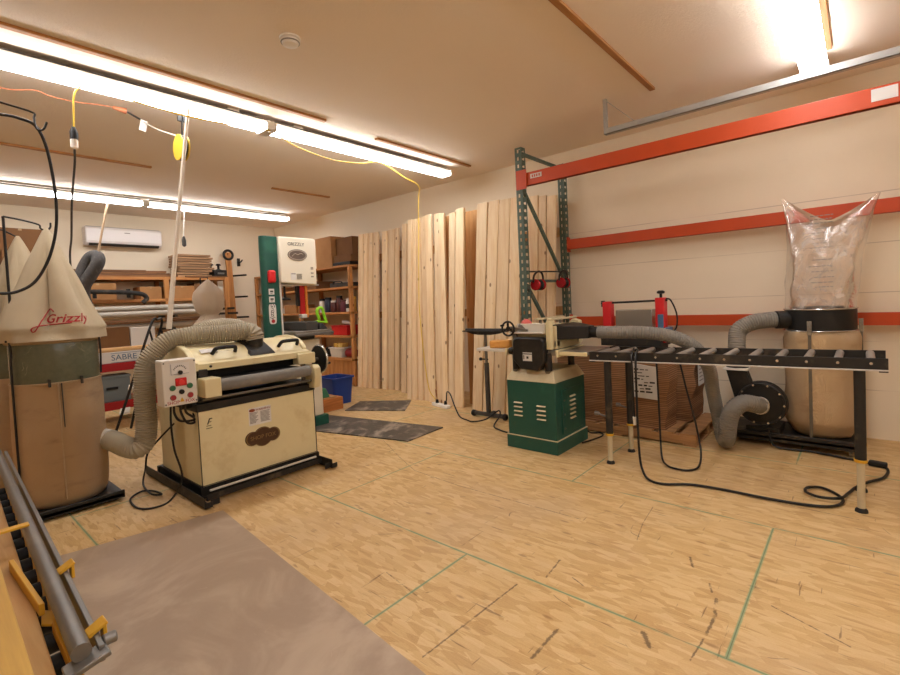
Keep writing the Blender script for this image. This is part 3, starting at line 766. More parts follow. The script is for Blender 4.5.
t = thing('carton_sealer', 'red-framed carton sealing machine standing on the flattened cartons', 'machine', (4.5, 1.6, .803))
m = M(); m.box(4.36, 4.62, 1.36, 1.80, .803, .83); m.box(4.42, 4.70, 1.36, 1.92, .83, .90); m.build('base', BLACKD, t, .005)
for y, z1 in ((1.88, 1.25), (1.385, 1.27)):
    m = M(); m.box(4.48, 4.58, y-.04, y+.04, .86, z1); m.build('side_post', RED, t, .008)
m = M(); m.box(4.46, 4.60, 1.31, 1.344, .88, 1.0); m.box(4.465, 4.478, 1.35, 1.40, .95, 1.12); m.build('blue_cover', paint('#4a6a8a', .4), t, .005)
M().cyl((4.53, 1.33, 1.245), (4.53, 1.95, 1.235), .010).build('cross_bar', BLACK, t)
M().box(4.50, 4.56, 1.922, 1.94, 1.2, 1.26).build('bar_end', BLACK, t, .003)
m = M(); m.box(4.50, 4.66, 1.46, 1.80, .91, 1.165); m.build('housing', paint('#a09a90', .22, .1, None, .6), t, .004)
m = M(); m.box(4.485, 4.498, 1.46, 1.80, .905, .93); m.build('housing_edge', PANEL, t)
m = M(); m.cyl((4.53, 1.385, 1.27), (4.53, 1.385, 1.31), .012); m.lathe([(.02, 1.305), (.034, 1.31), (.034, 1.325), (.02, 1.335)], (4.53, 1.385, 0)); m.build('height_knob', BLACK, t)
cable([(4.53, 1.34, 1.26), (4.53, 1.30, 1.24), (4.53, 1.255, 1.12), (4.53, 1.26, 1.0), (4.53, 1.31, .94)], .007).build('power_lead', CORDB, t)

# ------------------------------------------------------------------ hoses on the right
o = hose([(3.78, 1.66, 1.012), (3.79, 1.5, 1.012), (3.85, 1.3, 1.005), (3.95, 1.12, .965), (4.07, 1.0, .87), (4.20, .935, .70), (4.33, .94, .5), (4.42, .93, .3), (4.45, .91, .13), (4.40, .875, .072), (4.34, .845, .11), (4.315, .83, .24), (4.33, .795, .35), (4.38, .73, .40), (4.45, .66, .382), (4.50, .64, .367)], .053, .018, .004, r2=.068, at=.66).build('dust_hose', HOSEG)
tag(o, 'grey dust hose running from the planer over the roller table to the blower', 'hose')

# ------------------------------------------------------------------ right dust collector
DX, DY = 4.90, .265
t = thing('dust_collector', 'dust collector with clear bag and cream bag by the right wall', 'dust collector', (4.95, .45, 0))
m = M(); m.box(4.62, 5.2, .02, .92, .07, .095); m.box(4.62, 4.66, .02, .92, .05, .12); m.build('base', BLACKD, t, .004)
for x in (4.68, 5.14):
    for y in (.08, .86):
        m = M(); m.lathe([(.02, -.012), (.032, -.01), (.032, .01), (.02, .012)], (x, y, .033), 1, 16); m.box(x-.02, x+.02, y-.016, y+.016, .055, .07); m.build('caster', GREYM, t)
# blower housing, axis along x
bx, by, bz = 4.66, .64, .365
m = M(); m.lathe([(.06, -.09), (.155, -.085), (.178, -.065), (.182, -.01), (.178, .01), (.1, .02)], (bx, by, bz), 0, 36); 
m.prism([(by+.02, bz), (by+.182, bz), (by+.25, .64), (by+.10, .64), (by+.06, bz+.15)], 0, bx-.08, bx+.01)
bh = m.build('blower_housing', BLACK, t, .006)
M().torus((bx-.083, by, bz), .165, .009, 0, 36).build('housing_rim', BLACKD, bh)
for k in range(10):
    a = 2*PI*k/10; M().cyl((bx-.10, by+.16*math.cos(a), bz+.16*math.sin(a)), (bx-.085, by+.16*math.cos(a), bz+.16*math.sin(a)), .008, seg=8).build('rim_bolt', CHROME, bh)
M().cyl((bx-.19, by, bz), (bx-.10, by, bz), .062).build('inlet', PANEL, bh)
M().torus((bx-.165, by, bz), .066, .006, 0, 24).build('hose_clamp', CHROME, bh)
M().lathe([(.12, .04), (.12, .26), (.08, .3)], (bx, by, bz), 0, 24).build('motor', BLACKD, t)
m = M(); m.box(bx-.02, bx+.28, by-.12, by+.12, .096, .16); m.build('motor_mount', BLACKD, t, .004)
m = M()
m.box(bx-.12, bx+.05, by+.08, by+.26, .635, .655); m.build('outlet_flange', PANEL, t, .004)
M().lathe([(.085, .65), (.07, .70), (.066, .74)], (bx-.035, by+.17, 0), seg=20).build('outlet_adapter', BLACKD, t)
hose([(bx-.035, by+.17, .70), (bx-.035, by+.17, .84), (bx+.0, by+.16, .96), (4.70, by+.07, 1.025), (4.75, .60, 1.045), (4.80, .50, 1.045)], .068, .018, .005).build('outlet_hose', HOSEG, t)
# drum ring
rg = M(); rg.lathe([(.222, .945), (.236, .95), (.236, 1.13), (.222, 1.14)], (DX, DY, 0), seg=40); ring = rg.build('drum_ring', BLACK, t, ang=50)
m = M(); m.cyl((4.76, .545, 1.045), (4.83, .42, 1.045), .074); m.build('ring_inlet', BLACK, ring)
M().torus((DX, DY, 1.128), .238, .006, 2, 40).build('bag_clamp', CHROME, t); M().torus((DX, DY, .955), .238, .006, 2, 40).build('bag_clamp', CHROME, t)
for a in (2.95, 5.0, .9):
    x, y = DX+.266*math.cos(a), DY+.266*math.sin(a)
    M().bar((x, y, .09), (x, y, 1.0), .022, .006).build('support_strut', IRON, t)
    M().bar((x, y, .93), (x-.004, y, 1.04), .03, .012).build('latch', CHROME, t)
# lower cloth bag
rings = []; n = 56
for i in range(30):
    s = i/29; z = .11+s*.84
    prof = .245-.10*max(0, .12-s)**1.0*6*.8 if s < .12 else .245+.006*math.sin(s*9)
    if s > .93: prof -= (s-.93)*.25
    ring_ = []
    for j in range(n):
        a = 2*PI*j/n
        w = .010*noise.noise(Vector((math.cos(a)*2.2, math.sin(a)*2.2, z*3)))+.006*noise.noise(Vector((math.cos(a)*6, math.sin(a)*6, z*9)))
        fold = .02*max(0, math.sin(a*3+.5))*(s > .75)*(s-.75)*3
        ring_.append((DX+(prof+w+fold)*math.cos(a), DY+(prof+w+fold)*math.sin(a), z))
    rings.append(ring_)
M().loft(rings).build('filter_bag', CANVASR, t, ang=80)
# clear upper bag: round at the ring, flattened with two raised corners at the top
rings = []; n = 64; NL = 34
for i in range(NL+1):
    s = i/NL; ring_ = []
    for j in range(n):
        a = 2*PI*j/n; ca, sa = math.cos(a), math.sin(a)
        q = min(1, max(0, (s-.0)/1.0)); e = q**2.6
        ry = .232+.08*e; rx = .232*(1-e)**.75+.006
        dy = DY+ry*sa+.02*q*0; dx = DX+rx*ca
        top = 2.02-.19*(1-min(1, abs(sa)*1.05)**1.3)+(.04 if sa > 0 else -.02)*abs(sa)
        z = 1.13+s*(top-1.13)*1.0
        w = (.02*noise.noise(Vector((ca*1.8, sa*1.8, z*4+3)))+.012*noise.noise(Vector((ca*5, sa*5, z*8))))*min(1, s*6)*(1-.6*q)
        ring_.append((dx+w*ca-.004*q, dy+w*sa-.07*q, z))
    rings.append(ring_)
cb = M().loft(rings, cap=False).build('clear_bag', FILM, t, ang=180)
m = M()
random.seed(3)
for z in (1.86, 1.83, 1.80, 1.755, 1.72, 1.675, 1.64, 1.605, 1.51, 1.46, 1.42, 1.375, 1.335, 1.30):
    y0 = .16+random.uniform(0, .01); L = random.choice((.13, .14, .145)); q = (z-1.13)/.85
    x = DX-(.232*(1-q**2.6)**.75)-.028
    yy = y0
    while yy < y0+L-.015:
        w = random.uniform(.012, .035); m.box(x-.002, x-.001, yy, min(yy+w, y0+L), z, z+.007); yy += w+.006
m.build('printed_text', INKG, cb)

# ------------------------------------------------------------------ drum sander
SX0, SX1, SY0, SY1 = 1.312, 2.243, 3.52, 4.29
t = thing('drum_sander', 'cream wide drum sander with an oval brown badge', 'drum sander', ((SX0+SX1)/2, 3.9, 0))
# mobile base
for x0, x1, ya in ((1.252, 1.305, 3.34), (2.222, 2.275, 3.28)):
    m = M(); m.box(x0, x0+.006, ya, 4.52, .012, .085); m.box(x0, x1, ya, 4.52, .012, .018); m.box(x0, x1, ya, ya+.006, .012, .05); m.build('base_rail', BLACKD, t, .002)
    for yy in (ya+.1, 4.42): M().lathe([(.010, -.012), (.018, -.012), (.018, .012), (.01, .012)], ((x0+x1)/2, yy, .02), 0, 14).build('roller_foot', RUBBER, t)
m = M(); m.box(1.30, 2.225, 3.425, 3.431, .03, .07); m.box(1.30, 2.225, 3.425, 3.45, .03, .036); m.box(1.30, 1.36, 3.36, 3.365, .015, .055); m.box(2.17, 2.225, 3.30, 3.305, .015, .06); m.build('base_front_bar', BLACKD, t, .002)
M().box(1.34, 2.2, 3.462, 3.476, .075, .089).build('base_rod', PANEL, t, .003)
m = M(); m.box(1.30, 2.26, 4.36, 4.40, .03, .09); m.box(1.30, 2.26, 3.515, 3.55, .02, .1); m.box(1.305, 1.34, 3.52, 4.36, .02, .1); m.box(2.19, 2.225, 3.52, 4.36, .02, .1); m.build('base_frame', BLACK, t, .002)
cabinet = M().box(SX0, SX1, SY0, SY1, .10, .634).build('cabinet', CREAM, t, .004)
m = M(); m.box(SX0-.002, SX1+.002, SY0-.002, SY1+.002, .105, .109); m.box(SX0-.002, SX0+.004, SY0-.003, SY0+.0, .1, .634); m.box(SX1-.004, SX1+.002, SY0-.003, SY0, .1, .634); m.build('panel_seam', BLACK, cabinet)
m = M(); m.box(SX0-.008, SX1+.008, SY0-.008, SY1+.004, .634, .69); m.build('cabinet_band', BLACK, t, .003)
# badge: cartouche with raised lettering
cx, cz = 1.775, .352
poly = []
for k in range(72):
    a = 2*PI*k/72
    r1_ = 1/math.sqrt((math.cos(a)/.142)**2+(math.sin(a)/.040)**2)
    r2_ = 1/math.sqrt((math.cos(a)/.078)**2+(math.sin(a)/.078)**2)
    r = max(r1_, r2_); poly.append((cx+r*math.cos(a), cz+r*math.sin(a)))
def clover(sc):
    p = []
    for k in range(96):
        a = 2*PI*k/96; ca, sa = math.cos(a), math.sin(a); best = 0
        for ox, rr in ((0, .078), (-.085, .056), (.085, .056)):
            b = ca*ox; d = b*b-ox*ox+rr*rr
            if d > 0: best = max(best, b+math.sqrt(d))
        p.append((cx+best*ca*sc, cz+best*sa*sc*.95))
    return p
badge = M().prism(clover(1), 1, SY0-.006, SY0).build('badge', paint('#4d3220', .4, .2), cabinet)
outer, inner = clover(.97), clover(.91)
m = M(); k = len(outer)
m.add([(p[0], SY0-.0085, p[1]) for p in outer]+[(p[0], SY0-.0085, p[1]) for p in inner], [(i, (i+1) % k, k+(i+1) % k, k+i) for i in range(k)])
m.build('badge_border', paint('#86693c', .4), cabinet)
text('SHOP FOX', 'badge_lettering', .043, paint('#86693c', .4), cabinet, (cx, SY0-.0075, cz), (1, 0, 0), (0, 0, 1))
# warning label and small symbol
wl = M().box(1.672, 1.852, SY0-.002, SY0, .452, .585).build('warning_label', PAPER, cabinet)
m = M(); m.prism(disc_pts(1.70, .567, .024, .012), 1, SY0-.004, SY0-.002); m.build('label_emblem', paint('#8a3a1a', .5), cabinet)
text('WARNING!', 'label_heading', .024, paint('#8a3a1a', .5), cabinet, (1.788, SY0-.0025, .566), (1, 0, 0), (0, 0, 1))
m = M()
for k in range(9):
    z = .545-k*.0095; m.box(1.68, 1.745-.01*(k % 3), SY0-.0035, SY0-.002, z, z+.005); m.box(1.765, 1.84-.008*(k % 2), SY0-.0035, SY0-.002, z, z+.005)
m.build('label_print', INKG, cabinet)
m = M(); m.box(1.362, 1.405, SY0-.002, SY0, .505, .509); m.box(1.365, 1.398, SY0-.002, SY0, .523, .527)
m.prism([(1.37, .535), (1.378, .535), (1.392, .57), (1.408, .57), (1.406, .577), (1.386, .577)], 1, SY0-.002, SY0); m.box(1.38, 1.40, SY0-.002, SY0, .548, .553); m.build('stencil_mark', INK, cabinet)
# corner posts, conveyor bed
for x in (SX0+.05, SX1-.05):
    for y in (SY0+.06, SY1-.08): M().cyl((x, y, .70), (x, y, .96), .02, seg=14).build('lift_screw', IRON, t)
m = M(); m.box(SX0+.01, SX1-.01, SY0+.02, SY1-.02, .69, .715); m.build('frame_top', BLACKD, t, .003)
m = M(); m.box(SX0+.10, SX1-.10, SY0-.08, SY1+.05, .775, .845); m.build('conveyor_bed', paint('#3c3a38', .7, .15), t, .008)
M().cyl((SX0+.11, SY0-.09, .814), (SX1-.09, SY0-.09, .814), .044, seg=28).build('feed_belt_roller', paint('#76726b', .75, .12, '#8d857a'), t)
m = M(); m.box(SX0+.02, SX1-.02, SY0-.05, SY0-.02, .715, .732); m.build('bed_support', IRON, t, .003)
m = M(); m.prism([(SY0-.14, .745), (SY0-.14, .875), (SY0+.0, .875), (SY0+.03, .85), (SY0+.03, .745)], 0, 1.318, 1.43); m.build('roller_bracket', CREAM, t, .006)
m = M(); m.prism([(SY0-.09, .70), (SY0-.10, .74), (SY0-.10, .825), (SY0-.07, .85), (SY0+.06, .85), (SY0+.06, .66), (SY0-.07, .66)], 0, 2.20, 2.262); m.build('roller_bracket', CREAM, t, .008)
m = M(); m.cyl((1.6, 3.75, .745), (2.0, 3.75, .745), .03); m.obox((1.75, 3.62, .745), (.25, .06, .03)); m.build('feed_motor', paint('#27457a', .4, .15), t, .005)
m = M(); m.box(SX0+.03, SX1-.03, SY0+.12, SY1-.1, .852, .92); m.build('hood_gap_shade', RUBBER, t)  # dark block filling the gap under the hood in place of its shade
M().cyl((SX0+.06, 3.88, .94), (SX1-.06, 3.88, .94), .075, seg=28).build('sanding_drum', paint('#7b5f45', .9, .15), t)
# hood: lip, slope and barrel top
prof = [(SY0-.01, .918), (SY0-.01, .968), (SY0+.06, .985), (SY0+.09, 1.02), (SY0+.15, 1.055), (SY0+.24, 1.078), (SY0+.36, 1.085), (SY0+.48, 1.075), (SY0+.60, 1.04), (SY0+.67, .98), (SY0+.68, .918)]
hood = M().prism(prof, 0, SX0+.005, SX1-.02).build('hood', CREAM, t, .006)
prof2 = [(SY0+.05, .92), (SY0+.05, .99), (SY0+.085, 1.03), (SY0+.15, 1.068), (SY0+.24, 1.092), (SY0+.36, 1.099), (SY0+.48, 1.089), (SY0+.61, 1.05), (SY0+.69, .98), (SY0+.69, .92)]
for x0, x1 in ((SX0-.012, SX0+.03), (SX1-.05, SX1-.008)): M().prism(prof2, 0, x0, x1).build('hood_end', CREAM, t, .006)
m = M(); m.box(2.10, SX1+.015, SY0-.035, SY0+.06, .865, .955); m.build('corner_block', CREAM, t, .008)
m = M(); m.box(SX0-.005, SX0+.08, SY0-.02, SY0+.05, .86, .93); m.build('corner_block', BLACKD, t, .006)
for xa in (1.56, 2.085):
    z = 1.065; y = SY0+.10
    m = M(); m.tube(catmull([(xa-.085, y, 1.02), (xa-.075, y-.035, 1.055), (xa-.05, y-.045, 1.065), (xa+.05, y-.045, 1.065), (xa+.075, y-.035, 1.055), (xa+.085, y, 1.02)], 5), .014, 10); m.build('hood_handle', RUBBER, hood)
M().cyl((1.415, SY0-.012, .945), (1.415, SY0-.018, .945), .009, seg=12).build('hood_latch', BLACK, hood)
m = M(); m.hexa([(1.40, SY0+.10, 1.033), (1.52, SY0+.10, 1.033), (1.52, SY0+.14, 1.056), (1.40, SY0+.14, 1.056), (1.40, SY0+.097, 1.038), (1.52, SY0+.097, 1.038), (1.52, SY0+.137, 1.061), (1.40, SY0+.137, 1.061)]); m.build('hood_label', PAPER, hood)
# dust ports
for px in (1.835, 1.95):
    m = M(); m.hexa([(px-.105, SY0+.03, .98), (px+.105, SY0+.03, .98), (px+.105, SY0+.30, 1.09), (px-.105, SY0+.30, 1.09), (px-.085, SY0+.06, 1.02), (px+.085, SY0+.06, 1.02), (px+.085, SY0+.26, 1.11), (px-.085, SY0+.26, 1.11)]) if px < 1.9 else m.box(px-.09, px+.09, SY0+.38, SY0+.56, 1.055, 1.085)
    pp = m.build('port_flange', BLACKD, hood, .004)
    if px < 1.9: M().cyl((px, SY0+.16, 1.03), (px, SY0+.15, 1.15), .062).build('port_collar', BLACKD, pp)
    else: M().cyl((px, SY0+.48, 1.08), (px, SY0+.48, 1.13), .056).build('port_collar', BLACKD, pp)
# hand wheel on the right end
hw = M(); hw.torus((2.41, 3.66, .87), .120, .010, 0, 32); o = hw.build('hand_wheel', CHROME, t)
m = M(); m.lathe([(.02, -.012), (.112, -.008), (.112, .008), (.03, .02)], (2.405, 3.66, .87), 0, 28); m.build('wheel_disc', BLACK, o)
M().cyl((2.24, 3.66, .87), (2.40, 3.66, .87), .016).build('wheel_shaft', IRON, o)
M().cyl((2.41, 3.59, .83), (2.47, 3.59, .83), .011).build('crank_handle', BLACK, o)
# control box
cbx = M().box(1.078, 1.288, 3.43, 3.555, .722, 1.027).build('control_box', PANEL, t, .008)
y = 3.43
m = M(); m.box(1.125, 1.245, y-.002, y, .925, 1.005); m.build('dial_plate', PAPER, cbx)
m = M()
for k in range(9):
    a = PI*(.15+.7*k/8); m.bar((1.185+.045*math.cos(a), y-.003, .945+.045*math.sin(a)), (1.185+.036*math.cos(a), y-.003, .945+.036*math.sin(a)), .002, .005)
m.box(1.13, 1.24, y-.0035, y-.002, .93, .932); m.box(1.13, 1.132, y-.0035, y-.002, .93, 1.0); m.build('dial_marks', INK, cbx)
M().cyl((1.185, y, .942), (1.185, y-.018, .942), .013, seg=16).build('dial_knob', RUBBER, cbx)
M().box(1.152, 1.222, y-.012, y, .852, .905).build('switch_guard', RED, cbx, .005)
M().cyl((1.187, y-.01, .878), (1.187, y-.022, .878), .018, seg=18).build('stop_button', paint('#e2403c', .3), cbx)
for x, z, c in ((1.134, .843, '#2a6a45'), (1.24, .845, '#2a6a45'), (1.134, .78, '#9c2a30'), (1.24, .782, '#9c2a30')):
    m = M(); m.cyl((x, y, z), (x, y-.012, z), .017, seg=18); b = m.build('push_button', paint(c, .35), cbx)
    M().torus((x, y-.003, z), .0175, .0025, 1, 20, 6).build('button_ring', CHROME, b)
m = M(); m.cyl((1.187, y, .812), (1.187, y-.012, .812), .016, seg=18); m.box(1.184, 1.190, y-.022, y-.01, .799, .825); m.build('selector_switch', BLACK, cbx)
m = M(); m.prism([(1.174, .745), (1.202, .745), (1.188, .775)], 1, y-.002, y); m.build('triangle_mark', YELLOW, cbx)
text('SHOP', 'box_lettering', .03, REDINK, cbx, (1.135, y-.001, .745), (1, 0, 0), (0, 0, 1)); text('FOX', 'box_lettering', .03, REDINK, cbx, (1.238, y-.001, .745), (1, 0, 0), (0, 0, 1))
for x in (1.09, 1.277):
    for z in (.74, 1.01): M().cyl((x, y, z), (x, y-.003, z), .005, seg=8).build('screw', INK, cbx)
M().box(1.285, 1.33, 3.50, 3.56, .76, .98).build('box_arm', CREAM, t, .003)
M().cyl((1.24, 3.62, .69), (1.32, 3.62, .69), .035, seg=18).build('side_knob', RUBBER, t)
for k, (xx, b) in enumerate(((1.16, .60), (1.20, .58), (1.23, .62))):
    cable([(xx, 3.5, .724), (xx, 3.5, .66), (xx+.04, 3.52, b), (1.30, 3.56, b-.02), (1.315, 3.6, b+.0)], .008).build('control_lead', CORDB, t)
cable([(1.15, 3.53, .72), (1.15, 3.55, .58), (1.17, 3.58, .40), (1.2, 3.56, .2), (1.14, 3.62, .05), (1.05, 3.68, .012), (.98, 3.78, .012), (1.0, 4.0, .012), (1.1, 4.1, .012), (1.16, 4.02, .012), (1.17, 3.9, .014), (1.12, 3.95, .02), (1.14, 4.2, .03), (1.19, 4.3, .12), (1.2, 4.25, .25), (1.24, 4.05, .4), (1.30, 3.95, .5)], .007).build('power_cord', CORDB, t)

# hoses of the sander
o = hose([(.94, 4.22, .43), (.965, 4.10, .42), (1.0, 3.98, .395), (1.045, 3.91, .385), (1.09, 3.90, .435), (1.105, 3.90, .55), (1.107, 3.90, .723), (1.113, 3.90, .88), (1.135, 3.90, .985), (1.195, 3.88, 1.07), (1.276, 3.86, 1.135), (1.40, 3.83, 1.16), (1.524, 3.80, 1.16), (1.68, 3.75, 1.16), (1.78, 3.71, 1.165), (1.825, 3.68, 1.15), (1.836, 3.67, 1.09)], .072, .017, .009, n=16).build('dust_hose', HOSEB)
tag(o, 'beige ribbed dust hose from the twin-bag collector up over the drum sander', 'hose')
o = hose([(1.46, 4.06, 1.04), (1.475, 4.05, 1.13), (1.555, 4.05, 1.185), (1.667, 4.05, 1.215), (1.798, 4.05, 1.215), (1.90, 4.04, 1.19), (1.95, 4.0, 1.10)], .058, .016, .006).build('dust_hose', HOSEB)
tag(o, 'shorter pale hose branch behind the ribbed hose on the sander', 'hose')
# suspended webbing strap and reel above
tag(M().tube([(1.56, 3.97, 2.93), (1.53, 3.955, 2.77), (1.417, 3.945, 2.0), (1.30, 3.92, 1.22)], [.012, .013, .015, .019], 10).build('hanging_strap', paint('#e2d8c8', .7, .1)), 'white strap hanging from the ceiling light down to the sander hose', 'strap')
t = thing('cord_reel', 'round yellow cord reel hung at the top of the white strap', 'cord reel', (1.545, 4.0, 2.55))
m = M(); m.lathe([(.05, -.03), (.10, -.028), (.10, -.02), (.03, -.015), (.03, .015), (.10, .02), (.10, .028), (.05, .03)], (1.535, 4.085, 2.65), 0, 28); m.build('spool', CORDY, t)
M().torus((1.535, 4.085, 2.65), .085, .017, 0, 28).build('wound_cord', BLACKD, t)
m = M(); m.bar((1.555, 4.085, 2.93), (1.545, 4.085, 2.74), .02, .008); m.box(1.52, 1.60, 4.075, 4.095, 2.86, 2.9); m.build('hanger', BLACK, t)

# ------------------------------------------------------------------ cords under the lights
tag(cable([(.831, 4.0, 2.62), (.835, 4.0, 2.7), (.842, 4.0, 2.82), (.87, 4.0, 2.885), (.95, 3.98, 2.905), (1.5, 3.95, 2.86), (2.0, 3.95, 2.89), (2.24, 3.95, 2.91), (2.5, 4.0, 2.85), (2.9, 4.0, 2.80), (3.3, 4.02, 2.84), (3.6, 4.05, 2.91), (4.1, 4.2, 2.86), (4.55, 4.4, 2.86), (4.64, 4.5, 2.7), (4.56, 4.45, 2.2), (4.50, 4.43, 1.6), (4.455, 4.4, 1.2), (4.46, 4.36, .6), (4.44, 4.28, .2), (4.40, 4.14, .08)], .0055).build('extension_cord', CORDY), 'yellow extension cord draped under the lights and down the boards', 'cord')
t = thing('hanging_plug', 'black and white plug joint hanging from the yellow cord', 'plug', (.826, 4.0, 2.47))
m = M(); m.lathe([(.010, 2.47), (.022, 2.48), (.022, 2.535)], (.826, 4.0, 0), seg=14); m.build('lower_plug', WHITE, t)
m = M(); m.lathe([(.024, 2.535), (.024, 2.585), (.010, 2.62)], (.828, 4.0, 0), seg=14); m.build('upper_plug', RUBBER, t)
tag(cable([(.826, 4.0, 2.475), (.83, 4.05, 2.38), (.85, 4.3, 2.186), (.87, 4.5, 1.95), (.88, 4.65, 1.80), (.89, 4.68, 1.5), (.89, 4.68, 1.25)], .007).build('extension_cord', CHARC), 'dark grey cord hanging from the plug joint behind the canvas bag', 'cord')
tag(cable([(.1, 4.5, 2.99), (.535, 4.5, 2.955), (.717, 4.5, 2.993), (.805, 4.5, 2.976), (.95, 4.5, 2.975), (1.11, 4.5, 2.995), (1.2, 4.5, 3.0)], .0045).build('extension_cord', CORDO), 'thin orange cord sagging under the ceiling beside the middle light row', 'cord')
t = thing('hanging_plug', 'orange plug and white paper tag on a black lead near the yellow reel', 'plug', (1.25, 4.5, 2.9))
m = M(); m.cyl((1.195, 4.5, 3.0), (1.286, 4.5, 2.993), .012, .024); m.build('body', CORDO, t)
cable([(1.286, 4.5, 2.993), (1.33, 4.49, 2.97), (1.38, 4.45, 2.93)], .008).build('lead', CORDB, t)
cable([(1.38, 4.45, 2.93), (1.45, 4.35, 2.85), (1.52, 4.1, 2.74), (1.545, 4.02, 2.70)], .0045).build('lead', PANEL, t)
M().obox((1.385, 4.44, 2.885), (.05, .003, .09), (0, .2, 0)).build('paper_tag', PAPER, t)
t = thing('hanging_plug', 'small dark plug dangling on a thin lead from the far light row', 'plug', (2.925, 7.93, 2.35))
cable([(2.96, 7.93, 2.93), (2.94, 7.93, 2.7), (2.925, 7.93, 2.5)], .006).build('lead', PAPER, t)
m = M(); m.lathe([(.012, 2.36), (.03, 2.38), (.03, 2.46), (.014, 2.52)], (2.925, 7.93, 0), seg=14); m.build('body', CHARC, t)

# ------------------------------------------------------------------ left dust collector (two bag stacks)
RINGM = mat_dusty('#555a49', '#b9b08e', 'drum_window', 3.0, .5, .75, .22)
LX, LY = .70, 4.36
t = thing('dust_collector', 'dust collector with two canvas bag stacks, red script on the front bag', 'dust collector', (.68, 4.7, 0))
m = M(); m.box(.42, .985, 4.06, 5.45, .03, .055); m.box(.42, .985, 4.06, 4.075, .02, .075); m.build('base', BLACK, t, .003)
for x in (.46, .94):
    for y in (4.12, 5.38): M().lathe([(.012, -.012), (.03, -.01), (.03, .01), (.012, .012)], (x, y, .03), 1, 14).build('caster', RUBBER, t)
def stack(cx, cy, rr, ztip, seed):
    n = 48
    rings = []
    for i in range(26):
        s = i/25; z = .058+s*.847
        r = rr*(1.02+.03*math.sin(s*PI))
        if s < .08: r *= .93+.07*math.sqrt(s/.08)
        ring_ = []
        for j in range(n):
            a = 2*PI*j/n
            w = .008*noise.noise(Vector((math.cos(a)*2+seed, math.sin(a)*2, z*3)))+.004*noise.noise(Vector((math.cos(a)*7, math.sin(a)*7+seed, z*7)))
            ring_.append((cx+(r+w)*math.cos(a), cy+(r+w)*math.sin(a), z))
        rings.append(ring_)
    lower = M().loft(rings).build('lower_bag', CANVASD, t, ang=80)
    a = -1.72
    M().tube([(cx+(rr+.013)*math.cos(a), cy+(rr+.013)*math.sin(a), z) for z in (.11, .3, .5, .7, .9)], .005, 6).build('bag_seam', CANVASR, lower)
    rgm = M().lathe([(rr*.98, .88), (rr, .89), (rr, 1.17), (rr*.98, 1.18)], (cx, cy, 0), seg=40).build('drum_ring', RINGM, t, ang=50)
    M().torus((cx, cy, .9), rr+.004, .007, 2, 40).build('bag_clamp', CANVASR, t)
    M().torus((cx, cy, 1.185), rr+.006, .016, 2, 40).build('bag_band', CANVASR, t)
    for a in (-1.9, -1.2): 
        M().bar((cx+(rr+.006)*math.cos(a), cy+(rr+.006)*math.sin(a), .88), (cx+(rr+.006)*math.cos(a), cy+(rr+.006)*math.sin(a), .93), .05, .012).build('clamp_buckle', BLACKD, t)
    a = -1.65; M().bar((cx+(rr+.014)*math.cos(a), cy+(rr+.014)*math.sin(a), .60), (cx+(rr+.014)*math.cos(a), cy+(rr+.014)*math.sin(a), .90), .022, .004, (1, 0, 0)).build('strap_end', CHARC, t)
    # upper bag: gathered cone hung from its tip
    rings = []; NL = 40
    for i in range(NL+1):
        s = i/NL; z = 1.19+s*(ztip-1.19)
        base = rr*(1.05-.06*s) if s < .10 else rr*1.04*(1-((s-.10)/.90))**.93+.010
        ring_ = []
        for j in range(n):
            a = 2*PI*j/n
            d = 1.12-.62*(1-abs(math.sin(1.5*a+seed)))**4*math.sin(min(1, s*1.15)*PI)**.6-.14*(1-abs(math.sin(2.5*a+2*seed)))**3*math.sin(s*PI)
            w = .022*noise.noise(Vector((math.cos(a)*2.2+seed, math.sin(a)*2.2, z*3.5)))*(1-s)*1.4+(.012*math.sin(9*a+4)+.01*noise.noise(Vector((a*3, seed, 1))))*max(0, .14-s)*6
            ring_.append((cx+(base*d+w)*math.cos(a)-.0*s, cy+(base*d+w)*math.sin(a), z))
        rings.append(ring_)
    return M().loft(rings).build('upper_bag', CANVAS, t, ang=80)
ub = stack(LX, LY, .25, 1.98, 2.72)
stack(.63, 5.02, .25, 2.0, .6)
